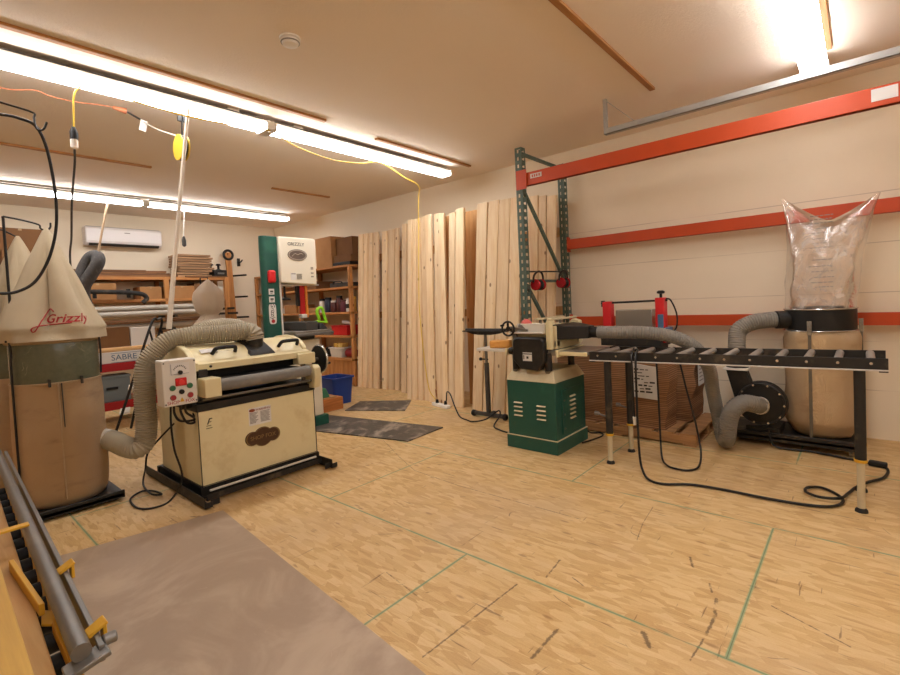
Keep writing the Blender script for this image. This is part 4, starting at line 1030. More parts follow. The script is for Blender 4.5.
# red script wrapped round the front bag
def script_on_bag(body, parent, cx, cy, rr, ang0, z0, size):
    cu = bpy.data.curves.new('s', 'FONT'); cu.body = body; cu.size = size; cu.shear = .35; cu.align_y = 'CENTER'; cu.resolution_u = 3; cu.offset = .001
    tmp = bpy.data.objects.new('tmp', cu); C.objects.link(tmp)
    me = bpy.data.meshes.new_from_object(tmp.evaluated_get(bpy.context.evaluated_depsgraph_get())); bpy.data.objects.remove(tmp)
    bm = bmesh.new(); bm.from_mesh(me); bmesh.ops.triangulate(bm, faces=bm.faces); bmesh.ops.subdivide_edges(bm, edges=bm.edges, cuts=1); bm.to_mesh(me); bm.free()
    m = M(); swoosh = [(.06, .05), (.04, .07), (.015, .05), (-.01, -.01), (-.03, -.07), (-.045, -.08), (-.045, -.055), (-.01, -.042), (.06, -.036), (.14, -.03)]
    dg = bpy.context.evaluated_depsgraph_get()
    ubm = bmesh.new(); ubm.from_mesh(parent.data)
    from mathutils.bvhtree import BVHTree
    bv = BVHTree.FromBMesh(ubm); inv = W[parent.name].inverted()
    def wrap(x, y):
        a = ang0+x/rr; d = Vector((math.cos(a), math.sin(a), 0)); z = z0+y
        org = inv@(Vector((cx, cy, z))+d*1.0)
        h = bv.ray_cast(org, -d)
        p = W[parent.name]@h[0] if h[0] else Vector((cx, cy, z))+d*rr
        return p+d*.004
    m.add([wrap(v.co.x, v.co.y) for v in me.vertices], [tuple(p.vertices) for p in me.polygons])
    m.tube([wrap(*q) for q in [(p.x, p.y) for p in catmull([(a, b, 0) for a, b in swoosh], 5)]], .004, 6)
    return m.build('script_lettering', REDINK, parent, ang=180)
script_on_bag('Grizzly', ub, LX, LY, .25, -1.93, 1.335, .082)
hk = M(); hk.cyl((.475, 4.30, .05), (.475, 4.30, 2.03), .008, seg=10); hk.tube(catmull([(.475, 4.30, 2.03), (.56, 4.32, 2.02), (.66, 4.35, 2.0), (.67, 4.35, 1.975), (.70, 4.36, 1.96), (.725, 4.36, 1.985), (.73, 4.365, 2.02)], 5), .006, 8); hk.build('bag_hanger', BLACK, t)
hk = M(); hk.cyl((.42, 5.0, .05), (.42, 5.0, 2.05), .010, seg=10); hk.tube([(.42, 5.0, 2.05), (.55, 5.02, 2.04), (.63, 5.02, 1.99)], .006, 8); hk.build('bag_hanger', BLACK, t)
for a in (-.55, -2.75):
    x, y = LX+.27*math.cos(a), LY+.27*math.sin(a)
    M().tube(catmull([(x-.02, y, 1.2), (x, y, 1.19), (x+.005, y, 1.1), (x, y, .95), (x, y, .06 if a < -2 else .93)], 5), .007, 8).build('support_rod', BLACK, t)
m = M(); m.cyl((.90, 4.32, .44), (.95, 4.18, .43), .07); m.build('inlet_collar', PANEL, t)
m = M(); m.lathe([(.05, -.12), (.2, -.12), (.21, 0), (.05, .02)], (.85, 4.69, .35), 0, 28); m.build('blower_housing', BLACK, t)
# black cable loop on its own hooked stand
t = thing('cable_stand', 'thin black wire arm with a hook holding the cable loop', 'stand', (.2, 3.75, 0))
M().lathe([(.12, 0), (.12, .012), (.02, .02)], (.2, 3.75, 0)).build('base', BLACK, t)
m = M(); m.cyl((.2, 3.75, .01), (.2, 3.75, 2.63), .011, seg=10); m.tube(catmull([(.2, 3.75, 2.63), (.441, 3.75, 2.60), (.58, 3.75, 2.58), (.588, 3.75, 2.55), (.588, 3.74, 2.505), (.598, 3.73, 2.475), (.625, 3.73, 2.485), (.643, 3.73, 2.53)], 6), .006, 8); m.build('post', BLACK, t)
tag(cable([(.2, 3.75, 2.50), (.437, 3.75, 2.53), (.52, 3.75, 2.528), (.59, 3.745, 2.50), (.63, 3.745, 2.40), (.653, 3.75, 2.237), (.662, 3.75, 2.04), (.647, 3.75, 1.86), (.601, 3.75, 1.69), (.532, 3.75, 1.562), (.45, 3.75, 1.505), (.37, 3.75, 1.495), (.25, 3.75, 1.5)], .0085, 10).build('hanging_cable_loop', CORDB), 'thick black cable loop hanging on a wire hook before the canvas bags', 'cable')

# ------------------------------------------------------------------ bandsaw
BY = 4.6
t = thing('bandsaw', 'tall green and cream bandsaw behind the drum sander', 'bandsaw', (2.75, 4.85, 0))
# spine with rounded front left edge
prof = [(2.55, BY+.30), (2.435, BY+.075), (2.425, BY+.05), (2.43, BY+.025), (2.445, BY+.007), (2.465, BY), (2.60, BY), (2.60, BY+.30)]
spine = M().prism(prof, 2, .45, 2.085).build('spine', GREEN, t, .008)
M().box(2.602, 2.622, BY+.005, BY+.20, 1.0, 2.08).build('spine_edge', PANEL, t, .002)
hd = M(); hd.prism([(2.603, 1.60), (3.035, 1.575), (3.04, 2.07), (3.02, 2.085), (2.603, 2.085)], 1, BY-.03, BY+.40)
head = hd.build('upper_wheel_cover', paint('#e4dcc8', .4, .08), t, .012)
M().box(2.603, 3.09, BY+.02, BY+.38, 1.572, 1.585).build('cover_base', PANEL, t, .002)
m = M(); m.prism(disc_pts(2.81, 1.897, .114, .06, 40), 1, BY-.036, BY-.03); m.build('oval_badge', paint('#6a5a50', .5, .2), head)
m = M(); m.add([(p[0], BY-.0375, p[1]) for p in disc_pts(2.81, 1.897, .107, .054, 40)]+[(p[0], BY-.0375, p[1]) for p in disc_pts(2.81, 1.897, .098, .046, 40)], [(i, (i+1) % 40, 40+(i+1) % 40, 40+i) for i in range(40)])
m.tube(catmull([(2.74, BY-.037, 1.88), (2.78, BY-.037, 1.91), (2.81, BY-.037, 1.9), (2.85, BY-.037, 1.915), (2.875, BY-.037, 1.9)], 4), .004, 6)
m.build('badge_relief', paint('#b3a696', .5), head)
text('GRIZZLY', 'lettering', .05, INK, head, (2.80, BY-.031, 2.01), (1, 0, 0), (0, 0, 1))
m = M(); m.box(2.72, 2.78, BY-.032, BY-.03, 1.63, 1.705); m.build('notice_label', PAPER, head)
m = M()
m.box(2.725, 2.775, BY-.0335, BY-.032, 1.69, 1.70)
for k in range(5): m.box(2.79, 2.85-.006*(k % 2), BY-.0335, BY-.03, 1.64+k*.012, 1.646+k*.012)
for z in (1.66, 1.70, 1.745, 1.76): m.box(2.965, 2.995, BY-.0335, BY-.03, z, z+.012)
m.build('notice_print', INKG, head)
m = M(); m.box(2.465, 2.545, BY-.05, BY, 1.60, 1.73); m.build('red_switch', RED, t, .02)
for z in (1.51, 1.43):
    m = M(); m.box(2.475, 2.535, BY-.003, BY, z-.03, z+.03); l = m.build('spine_label', PAPER, spine)
    m = M(); m.box(2.488, 2.522, BY-.005, BY-.003, z-.004, z+.012); m.box(2.49, 2.515, BY-.005, BY-.003, z-.018, z-.012); m.build('label_print', INK, spine)
pl = []
for k in range(24):
    a = 2*PI*k/24; pl.append((2.505+.04*(1 if math.cos(a) > 0 else -1)*abs(math.cos(a))**.5, 1.28+.105*(1 if math.sin(a) > 0 else -1)*abs(math.sin(a))**.35))
m = M(); m.prism(pl, 1, BY-.003, BY); m.build('maker_label', PAPER, spine)
text('Grizzly', 'maker_lettering', .062, INK, spine, (2.505, BY-.004, 1.31), (0, 0, -1), (1, 0, 0), .3)
m = M(); m.prism(disc_pts(2.505, 1.205, .02, .02, 18), 1, BY-.005, BY-.003); m.build('red_dot', REDINK, spine)
# blade guard, guide, lower body, table
m = M(); m.box(2.895, 2.955, BY+.10, BY+.13, 1.26, 1.58); gd = m.build('blade_guard', RED, t, .004)
m = M(); m.box(2.955, 2.985, BY+.09, BY+.14, 1.22, 1.58); m.build('guard_scale', paint('#e08a34', .4), gd, .002)
m = M(); m.box(2.87, 2.893, BY+.1, BY+.16, 1.35, 1.58); m.build('guide_post', BLACK, t, .002)
m = M(); m.box(2.89, 2.96, BY+.08, BY+.15, 1.215, 1.258); m.build('blade_guide', PANEL, t, .006)
M().box(2.925, 2.927, BY+.135, BY+.155, 1.0, 1.6).build('blade', CHROME, t)
m = M(); m.box(2.64, 3.08, 4.42, 4.98, 1.045, 1.085); m.build('table', TB, t, .006)
m = M(); m.box(2.78, 2.93, 4.44, 4.9, 1.086, 1.18); m.build('fence', CHARC, t, .008)
m = M(); m.box(2.64, 3.10, 4.395, 4.418, 1.03, 1.06); m.build('fence_rail', GREYM, t, .004)
M().cyl((2.74, 4.75, 1.43), (2.74, 4.75, 1.57), .012).build('tension_rod', BLACK, t); M().lathe([(.06, 1.42), (.06, 1.435), (.02, 1.45)], (2.74, 4.75, 0)).build('tension_wheel', BLACK, t)
m = M(); m.box(2.66, 3.05, BY+.0, BY+.40, .12, .98); m.build('lower_wheel_cover', paint('#e4dcc8', .4, .08), t, .012)
m = M(); m.box(2.75, 3.0, 4.62, 4.95, .98, 1.045); m.build('trunnion', BLACKD, t, .005)
m = M(); m.box(2.36, 3.1, BY-.02, BY+.46, 0, .12); m.box(2.45, 2.60, BY+.07, BY+.24, .12, .45); m.build('plinth', GREEN, t, .008)
# tools lying round the saw table
t = thing('hand_clamp', 'lime green spring clamp standing on the bandsaw table', 'clamp', (3.0, 4.5, 1.086))
m = M(); m.tube(catmull([(2.99, 4.5, 1.19), (2.965, 4.5, 1.28), (2.985, 4.5, 1.315), (3.03, 4.5, 1.315), (3.055, 4.5, 1.24), (3.075, 4.5, 1.17)], 5), .017, 8); m.build('handle', paint('#8fd22a', .4, .05), t)
m = M(); m.obox((3.02, 4.5, 1.165), (.14, .04, .02), (0, .15, 0)); m.build('jaw', paint('#8fd22a', .4, .05), t, .004)
m = M(); m.hexa([(2.95, 4.44, 1.087), (3.06, 4.44, 1.087), (3.06, 4.56, 1.087), (2.95, 4.56, 1.087), (2.98, 4.47, 1.155), (3.01, 4.47, 1.155), (3.01, 4.53, 1.155), (2.98, 4.53, 1.155)]); m.build('base', BLACK, t, .005)

# ------------------------------------------------------------------ shelves by the right wall
SHIFT = Vector((.21, .28, 0))
FX, SYN, SYF = 4.58, 6.0, 9.18
t = thing('corner_shelving', 'wooden shelving along the right wall beyond the leaning boards', 'shelving', (4.95, 7.6, 0))
SZ = [2.0, 1.645, 1.225, .83, .45]
for z in SZ:
    M().box(FX, XR-.215, SYN, SYF, z-.035, z).build('shelf', SHELFY, t, .003)
for y in (SYN+.03, 7.55, SYF-.03):
    for x in (FX+.03, XR-.25): M().box(x-.03, x+.03, y-.03, y+.03, 0, 2.0 if x > 5 else 1.96).build('post', SHELFZ, t, .003)
for k in range(12): M().box(FX+.02, FX+.04, SYN+.08+k*.255, SYN+.32+k*.255, .02, .41).build('front_panel', SHELFZ, t, .003)
def sit(z): return z+.001
# top: boxes
def open_box(x0, x1, y0, y1, z0, z1, th, mat, lab, flap=True):
    t = thing('cardboard_box', lab, 'box', ((x0+x1)/2, (y0+y1)/2, z0))
    m = M(); m.box(x0, x1, y0, y1, z0, z0+th); m.box(x0, x0+th, y0, y1, z0, z1); m.box(x1-th, x1, y0, y1, z0, z1); m.box(x0, x1, y0, y0+th, z0, z1); m.box(x0, x1, y1-th, y1, z0, z1); m.build('body', mat, t)
    if flap:
        M().obox((x0-.04, (y0+y1)/2, z1-.03), (.16, y1-y0, .006), (0, -1.1, 0)).build('flap', mat, t); M().obox(((x0+x1)/2, y0-.02, z1+.04), (x1-x0, .006, .12), (.5, 0, 0)).build('flap', mat, t)
    return t
def shut_box(x0, x1, y0, y1, z0, z1, mat, lab, group=None):
    t = thing('cardboard_box', lab, 'box', ((x0+x1)/2, (y0+y1)/2, z0), group)
    M().box(x0, x1, y0, y1, z0, z1).build('body', mat, t, .004)
    M().box(x0+(x1-x0)*.46, x0+(x1-x0)*.54, y0-.001, y1+.001, z1-.03, z1+.001).build('tape', paint('#b99a70', .4), t)
    return t
shut_box(4.62, 5.08, 6.52, 6.98, 2.001, 2.52, CARDB, 'tall tan cardboard box on top of the corner shelving')
open_box(4.70, 5.04, 6.04, 6.49, 2.17, 2.47, .008, CARDD, 'dark open cardboard box stacked on top of the corner shelving', False)
shut_box(4.64, 5.08, 6.02, 6.48, 2.06, 2.168, CARDD, 'flat brown carton under the open box on the corner shelving')
tag(M().box(4.62, 5.08, 6.03, 6.5, 2.001, 2.055).build('black_case', BLACK, bevel=.006), 'thin black case at the bottom of the carton pile on the shelving', 'case')
m = M(); m.box(4.62, 4.95, 6.12, 6.62, 1.646, 1.72); t = thing('tool_case', 'black tool case on the second shelf from the top', 'tool case', (4.78, 6.37, 1.646)); m.build('body', CHARC, t, .012)
m = M(); m.tube(catmull([(4.61, 6.25, 1.70), (4.6, 6.28, 1.735), (4.6, 6.45, 1.74), (4.61, 6.5, 1.7)], 4), .009, 8); m.build('handle', RUBBER, t)
# jars, bottles
def jar(x, y, z, r, h, body, lid, lab, grp='jars and bottles on the middle shelf', name='jar'):
    t = thing(name, lab, name, (x, y, z), grp)
    M().lathe([(r*.95, 0), (r, .01), (r, h*.78), (r*.85, h*.84)], (x, y, z), seg=18).build('body', body, t)
    M().lathe([(r*.88, h*.84), (r*.88, h)], (x, y, z), seg=18).build('lid', lid, t, .003)
    return t
zm = sit(1.225)
DKR = paint('#5a2c28', .35); DKB = paint('#2a3247', .35)
jar(4.68, 6.95, zm, .055, .24, PAPER, BLACK, 'pale jar with black lid at the far end of the jar shelf')
jar(4.70, 6.80, zm, .065, .26, DKB, BLACK, 'dark blue jar next to the pale jar on the shelf')
jar(4.70, 6.64, zm, .06, .20, DKR, PAPER, 'brown-red jar with pale lid in the shelf middle')
jar(4.72, 6.50, zm, .058, .28, DKR, BLACK, 'tall brown-red jar with black lid in the shelf middle')
jar(4.70, 6.36, zm, .058, .20, paint('#6b2f3a', .4), DKR, 'short maroon jar beside the white bottle')
t = jar(4.68, 6.20, zm, .045, .22, WHITE, WHITE, 'white bottle near the front post of the shelving', name='bottle')
M().lathe([(.0455, .06), (.0455, .13)], (4.68, 6.20, zm), seg=18, cap=False).build('bottle_label', INK, t)
jar(4.72, 6.10, zm, .04, .25, paint('#b98a3a', .4), YELLOW, 'amber bottle touching the front post of the shelving', name='bottle')
# lower shelves
t = thing('red_bin', 'bright red plastic bin on the fourth shelf', 'bin', (4.78, 6.42, .831))
m = M(); m.hexa([(4.64, 6.24, .831), (4.96, 6.24, .831), (4.96, 6.62, .831), (4.64, 6.62, .831), (4.62, 6.22, .985), (4.98, 6.22, .985), (4.98, 6.65, .985), (4.62, 6.65, .985)]); b = m.build('body', RED, t, .008)
m = M(); m.box(4.61, 4.99, 6.21, 6.66, .985, .997); m.build('rim', RED, t, .004)
tag(M().obox((4.8, 6.38, 1.03), (.16, .2, .06), (.1, .2, .4)).build('rag', PAPER, bevel=.02), 'pale crumpled rag on top of the red bin', 'rag')
for k, (yy, c, lb) in enumerate(((6.82, '#a8a49c', 'grey hand tool on the fourth shelf behind the bandsaw table'), (6.98, '#4b4742', 'dark hand tool on the fourth shelf behind the bandsaw table'), (7.15, '#7a5a44', 'brown hand tool on the fourth shelf behind the bandsaw table'))):
    m = M(); m.obox((4.72, yy, .865), (.22, .1, .066), (0, 0, .3*k)); m.cyl((4.66, yy, .87), (4.6, yy-.03, .90), .02)
    tag(m.build('hand_tool', paint(c, .4), bevel=.01), lb, 'tool', 'hand tools on the fourth shelf')
t = thing('storage_tub', 'clear-white storage tub on the lowest open shelf', 'tub', (4.76, 6.55, .451))
m = M(); m.hexa([(4.63, 6.40, .451), (4.9, 6.40, .451), (4.9, 6.70, .451), (4.63, 6.70, .451), (4.61, 6.38, .60), (4.92, 6.38, .60), (4.92, 6.72, .60), (4.61, 6.72, .60)]); m.build('body', PANEL, t, .006)
M().box(4.6, 4.93, 6.36, 6.74, .60, .618).build('lid', WHITE, t, .004)
for k, (yy, lb) in enumerate(((6.48, 'yellow sponge block on the white tub, nearer the front post'), (6.61, 'yellow sponge block on the white tub, farther from the front post'))): tag(M().box(4.66, 4.80, yy-.05, yy+.05, .62, .69).build('sponge_block', paint('#d8aa4a' if k else '#e4c06a', .8), bevel=.008), lb, 'sponge', 'yellow sponges')
m = M(); m.lathe([(.07, -.1), (.075, -.08), (.075, .08), (.07, .1)], (4.72, 6.24, .526), 1, 20); tag(m.build('red_canister', paint('#8c1f28', .4)), 'dark red canister lying on the lowest open shelf', 'canister')
t = thing('power_tool', 'black power tool on the lowest shelf beside the white tub', 'power tool', (4.72, 6.9, .451))
m = M(); m.cyl((4.66, 6.84, .56), (4.8, 6.96, .56), .055); m.build('motor', BLACK, t); m = M(); m.box(4.64, 4.84, 6.80, 7.0, .452, .48); m.build('base', CHARC, t, .004); m = M(); m.bar((4.7, 6.9, .47), (4.73, 6.9, .6), .04, .05); m.build('handle', BLACK, t)
# far bays (seen past the bandsaw)
for k, (yy, z, h, c) in enumerate(((7.06, 1.646, .14, CARDD), (7.75, 1.226, .16, CARDB), (8.3, 1.226, .1, PANEL), (7.9, .831, .2, CARDD), (8.5, 1.646, .2, CARDB), (7.06, 1.226, .09, CARDB), (8.6, .831, .18, BLACKD))):
    w = ['short dark carton on the second shelf behind the bandsaw', 'tan carton on the jar shelf behind the bandsaw blade', 'pale flat box on the jar shelf in the far bay', 'dark carton on the fourth shelf in the far bay', 'tan carton on the second shelf in the far corner', 'flat tan carton beside the jars, behind the bandsaw guard', 'black box on the fourth shelf in the far corner'][k]
    tag(M().box(4.64, 5.05, yy, yy+.42, z, z+h).build('storage_box', c, bevel=.005), w, 'box')

SHIFT = Vector((0, 0, 0))
# blue bin, wooden crate
t = thing('recycling_bin', 'blue plastic recycling bin on the floor before the shelving', 'bin', (3.88, 5.5, 0))
def rr(x0, x1, y0, y1, z, r=.04, n=5):
    p = []
    for cx_, cy_, a0 in ((x1-r, y1-r, 0), (x0+r, y1-r, PI/2), (x0+r, y0+r, PI), (x1-r, y0+r, 3*PI/2)):
        for k in range(n+1): p.append((cx_+r*math.cos(a0+PI/2*k/n), cy_+r*math.sin(a0+PI/2*k/n), z))
    return p
m = M(); m.loft([rr(3.72, 4.0, 5.34, 5.66, .0), rr(3.69, 4.03, 5.31, 5.70, .36), rr(3.70, 4.02, 5.32, 5.69, .36), rr(3.73, 3.99, 5.35, 5.65, .012)], cap=True); m.build('body', BLUE, t, ang=40)
m = M(); m.loft([rr(3.675, 4.045, 5.295, 5.715, .345), rr(3.675, 4.045, 5.295, 5.715, .365), rr(3.70, 4.02, 5.32, 5.69, .365), rr(3.70, 4.02, 5.32, 5.69, .345)], cap=False); m.build('rim', BLUE, t)
t = thing('wooden_crate', 'rough wooden crate on the floor beside the blue bin', 'crate', (3.45, 5.25, 0))
m = M(); m.box(3.2, 3.68, 5.10, 5.45, 0, .16); m.build('body', wood('#b8733c', '#7d4a26', 0, True, 'crate'), t, .01)
m = M(); m.box(3.2, 3.6, 5.12, 5.40, .161, .18); m.build('top_board', PALLET, t, .004)
tag(M().hexa([(3.22, 5.12, .181), (3.5, 5.12, .181), (3.5, 5.36, .181), (3.22, 5.36, .181), (3.24, 5.14, .30), (3.46, 5.14, .30), (3.46, 5.34, .30), (3.24, 5.34, .30)]).build('green_box', paint('#3d7a5a', .5, .15), bevel=.012), 'small green box resting on the wooden crate', 'box')

# ------------------------------------------------------------------ floor mats and hardboard sheet
def slab(name, pts, th, mat, lab, cat):
    m = M(); n = len(pts)
    m.add([(x, y, .001) for x, y in pts]+[(x, y, th) for x, y in pts], [tuple(range(n-1, -1, -1)), tuple(range(n, 2*n))]+[(i, (i+1) % n, n+(i+1) % n, n+i) for i in range(n)])
    return tag(m.build(name, mat, bevel=.001), lab, cat)
MATB = mat_dusty('#38342f', '#b3a594', 'rubber', 2.4, .46, .66, .5)
slab('floor_mat', [(2.75, 4.72), (3.097, 3.30), (3.647, 3.341), (3.30, 5.08)], .012, MATB, 'long black rubber mat with dust swirls beside the drum sander', 'mat')
slab('floor_mat', [(3.594, 4.957), (3.984, 4.27), (4.437, 4.627), (4.042, 5.223)], .012, MATB, 'shorter black rubber mat near the leaning boards', 'mat')
slab('hardboard_sheet', [(.13, .80), (1.115, .80), (1.327, 3.243), (.36, 3.45)], .006, mat_dusty('#9d8873', '#b8a48c', 'hardboard', 1.6, .42, .62, .45), 'large brown hardboard sheet lying on the floor in front', 'hardboard')

# ------------------------------------------------------------------ yellow roller conveyor, front left
t = thing('outfeed_conveyor', 'yellow outfeed conveyor with grey pipe rail and black rollers', 'conveyor', (-.1, 2.3, 0))
pa, pb = Vector((.284, 3.45, .65)), Vector((.200, 1.215, .65))
def onp(s, dx=0, dz=0): q = pa.lerp(pb, s); return (q.x+dx, q.y, q.z+dz)
M().cyl(pa, pb, .018, seg=20).build('pipe_rail', GREYM, t)
m = M(); m.bar(onp(0, .034, -.022), onp(1, .034, -.022), .012, .036); m.build('rail_strip', GREYM, t, .002)
m = M(); m.bar(onp(1.0, -.03, -.03), onp(1.0, .045, -.015), .05, .012); m.cyl(onp(.99, .04, -.01), onp(.99, .065, -.01), .012); m.build('rail_end_plate', GREYM, t, .003)
for s in (.97, .80):
    m = M(); m.bar(onp(s, .02, -.005), onp(s, .055, .012), .035, .008); m.bar(onp(s, .05, -.03), onp(s, .05, .01), .03, .008); m.build('rail_clip', YELLOW, t, .002)
m = M(); m.bar(onp(.62, -.17, .02), onp(.62, .0, .02), .03, .008); m.build('cross_strap', YELLOW, t, .002)
def xr(y): return .148+.0379*y           # right ends of the rollers follow the pipe
m = M(); m.hexa([(xr(1.13)+.008, 1.13, .50), (xr(1.13)+.014, 1.13, .50), (xr(3.05)+.014, 3.05, .50), (xr(3.05)+.008, 3.05, .50), (xr(1.13)+.008, 1.13, .575), (xr(1.13)+.014, 1.13, .575), (xr(3.05)+.014, 3.05, .575), (xr(3.05)+.008, 3.05, .575)])
m.build('side_frame', YELLOW, t, .002)
m = M(); m.bar((.168, 1.90, .618), (.184, 1.54, .618), .012, .03); m.bar((.196, 1.47, .60), (.190, 1.16, .60), .010, .03); m.hexa([(.178, 1.52, .586), (.21, 1.48, .586), (.225, 1.54, .586), (.19, 1.60, .586), (.178, 1.52, .592), (.21, 1.48, .592), (.225, 1.54, .592), (.19, 1.60, .592)]); m.build('guard_bar', YELLOW, t, .002)
m = M(); m.box(-.56, -.52, 1.13, 3.05, .50, .575); m.build('side_frame', YELLOW, t, .002)
y = 1.17
while y < 3.0:
    M().cyl((-.52, y, .553), (xr(y), y, .555), .024, seg=14).build('roller', RUBBER, t); y += .105
for yy in (1.35, 2.95):
    for x in (xr(yy)-.03, -.54): M().box(x-.02, x+.02, yy-.02, yy+.02, .0065 if x > 0 else 0, .52).build('leg', YELLOW, t, .003)
def be(y): return .117+.0383*y
m = M(); m.hexa([(-.45, .95, .581), (be(.95), .95, .581), (be(2.95), 2.95, .581), (-.45, 2.95, .581), (-.45, .95, .601), (be(.95), .95, .601), (be(2.95), 2.95, .601), (-.45, 2.95, .601)])
tag(m.build('wide_board', BOARDY, bevel=.003), 'wide tan wooden board lying on the yellow conveyor rollers', 'board')
m = M(); m.hexa([(-.45, .9, .602), (.124, .9, .602), (.1445, 1.93, .602), (-.45, 1.93, .602), (-.45, .9, .628), (.124, .9, .628), (.1445, 1.93, .628), (-.45, 1.93, .628)])
tag(m.build('narrow_board', wood('#c8a04f', '#b08a44', 1, False, 'yellow_board'), bevel=.003), 'yellowish board stacked on the wide board of the conveyor', 'board')

# ------------------------------------------------------------------ back wall: air conditioner, shelf, long stock
t = thing('wall_air_conditioner', 'white split air conditioner high on the back wall', 'air conditioner', (2.53, 9.38, 2.48))
prof = [(YB-.002, 2.50), (9.33, 2.49), (9.28, 2.53), (9.265, 2.60), (9.27, 2.76), (9.30, 2.79), (YB-.002, 2.79)]
ac = M().prism(prof, 0, 1.97, 3.06).build('body', paint('#e2ddda', .35, .04), t, .012)
m = M(); m.box(1.985, 3.045, 9.262, 9.268, 2.56, 2.745); m.build('front_panel', paint('#e8e4e2', .3, .03), ac, .004)
m = M(); m.obox((2.515, 9.31, 2.505), (1.0, .06, .012), (-.5, 0, 0)); m.build('louvre', INK, ac)
m = M(); m.box(2.50, 2.58, 9.258, 9.262, 2.70, 2.712); m.build('maker_mark', INKG, ac)
m = M(); m.box(1.99, 3.04, 9.31, YB-.002, 2.791, 2.796)
m.build('top_grille', INKG, ac)

t = thing('storage_shelf', 'long wooden shelf along the back wall below the air conditioner', 'shelf', (2.4, 9.25, 0))
for z in (1.965, 1.595): M().box(.7, 4.05, 8.98, YB-.01, z-.05, z).build('shelf_board', SHELFX, t, .003)
for x in (.75, 2.985, 4.0):
    M().box(x-.035, x+.035, 8.96, 9.03, 0, 1.96).build('post', SHELFZ, t, .003); M().box(x-.03, x+.03, 9.42, 9.48, 0, 1.96).build('post', SHELFZ, t, .003)
    for z, ya in ((1.40, 8.74), (1.31, 8.62), (1.10, 8.72), (.955, 8.72)): M().box(x-.02, x+.02, ya, 9.45, z-.04, z).build('stock_arm', BLACKD, t)
# planks along the top
pk = [(1.55, 3.0, 9.0, 9.12), (1.53, 3.15, 9.13, 9.27), (1.54, 2.9, 9.28, 9.44)]
nmz = ['front', 'middle', 'rear']
for l in range(3):
    for k, (x0, x1, y0, y1) in enumerate(pk):
        if l == 2 and k == 2: continue
        z = 1.967+l*.038; dx = .05*l*(1 if k % 2 else -1)
        tag(M().box(x0+dx, x1+dx-.1*l, y0, y1, z, z+.033).build('plank', PLANKX, bevel=.002), 'brown plank on top of back shelf, %s layer, %s row' % (('bottom', 'middle', 'top')[l], nmz[k]), 'plank', 'planks on the back shelf')
z = 1.967
for l in range(9):
    th = .04; dx = random.uniform(-.03, .03)
    tag(M().box(3.19+dx, 3.76+dx+random.uniform(-.03, .03), 9.0, 9.42, z, z+th-.006).build('plank', PILE, bevel=.003), 'short brown board in the pile on the back shelf, %s from the bottom' % ordn[l], 'board', 'pile of short boards'); z += th+.006
tag(M().box(3.3, 4.03, 8.96, 9.0, 1.967, 1.985).build('flat_strip', PLANKX), 'thin strip of wood at the front edge under the short board pile', 'strip')
t = thing('tool_case', 'black flat tool case on the back shelf beside the short board pile', 'tool case', (3.92, 9.2, 1.967))
m = M(); m.box(3.80, 4.04, 9.0, 9.35, 1.967, 2.1); m.build('body', BLACK, t, .012); m = M(); m.box(3.86, 3.98, 8.98, 9.0, 2.02, 2.05); m.build('handle', GREYM, t, .004)
for x, s in ((3.83, 1.), (3.97, .8)):
    m = M(); m.lathe([(.05, 0), (.05, .02), (.02, .03), (.02, .09), (.05, .10), (.03, .13)], (x, 9.2, 2.101), seg=14); tag(m.build('black_fitting', BLACK), 'black pipe fitting on the tool case, %s the wooden stave' % ('farther from' if s == 1. else 'next to'), 'fitting')
# boxes stacked upper left
shut_box(.95, 1.42, 9.0, 9.45, 1.967, 2.32, CARDD, 'brown cardboard box on the back shelf behind the canvas bags, lower of two')
shut_box(.92, 1.40, 9.0, 9.45, 2.323, 2.64, CARDD, 'brown cardboard box topmost at the left end of the back shelf')
shut_box(1.45, 1.68, 9.30, 9.43, 2.042, 2.31, CARDB, 'small tan box on the planks beside the canvas bag')
shut_box(1.78, 2.27, 9.02, 9.4, 1.597, 1.86, CARDB, 'tan cardboard box on the lower back shelf by the hanging hose')
shut_box(2.6, 2.92, 9.02, 9.4, 1.597, 1.80, CARDB, 'cardboard box on the lower back shelf left of the post')
shut_box(3.04, 3.45, 9.02, 9.4, 1.597, 1.81, CARDB, 'cardboard box on the lower back shelf just right of the post')
shut_box(3.46, 3.72, 9.05, 9.4, 1.597, 1.86, CARDD, 'brown box on the lower back shelf beside the grey bundle')
for k in range(4): tag(M().box(3.73, 3.95, 9.02, 9.35, 1.597+k*.05, 1.64+k*.05).build('slat_pack', PANEL, bevel=.004), 'grey slat pack at the right end of lower back shelf, %s from bottom' % ordn[k], 'pack', 'grey slat packs')
# bent black hose lying across, on hooks
t = thing('bent_pipe', 'black bent pipe lying along the front of the lower back shelf', 'pipe', (2.2, 8.85, 1.5))
M().tube(catmull([(1.6, 8.86, 1.73), (2.0, 8.86, 1.72), (2.4, 8.86, 1.70), (2.58, 8.86, 1.67), (2.64, 8.86, 1.60), (2.58, 8.86, 1.53)], 6), .036, 12).build('tube', BLACKD, t)
for x in (1.95, 2.4): M().bar((x, 8.9, 1.62), (x, 8.9, 1.76), .02, .05).build('clip', BLACK, t)
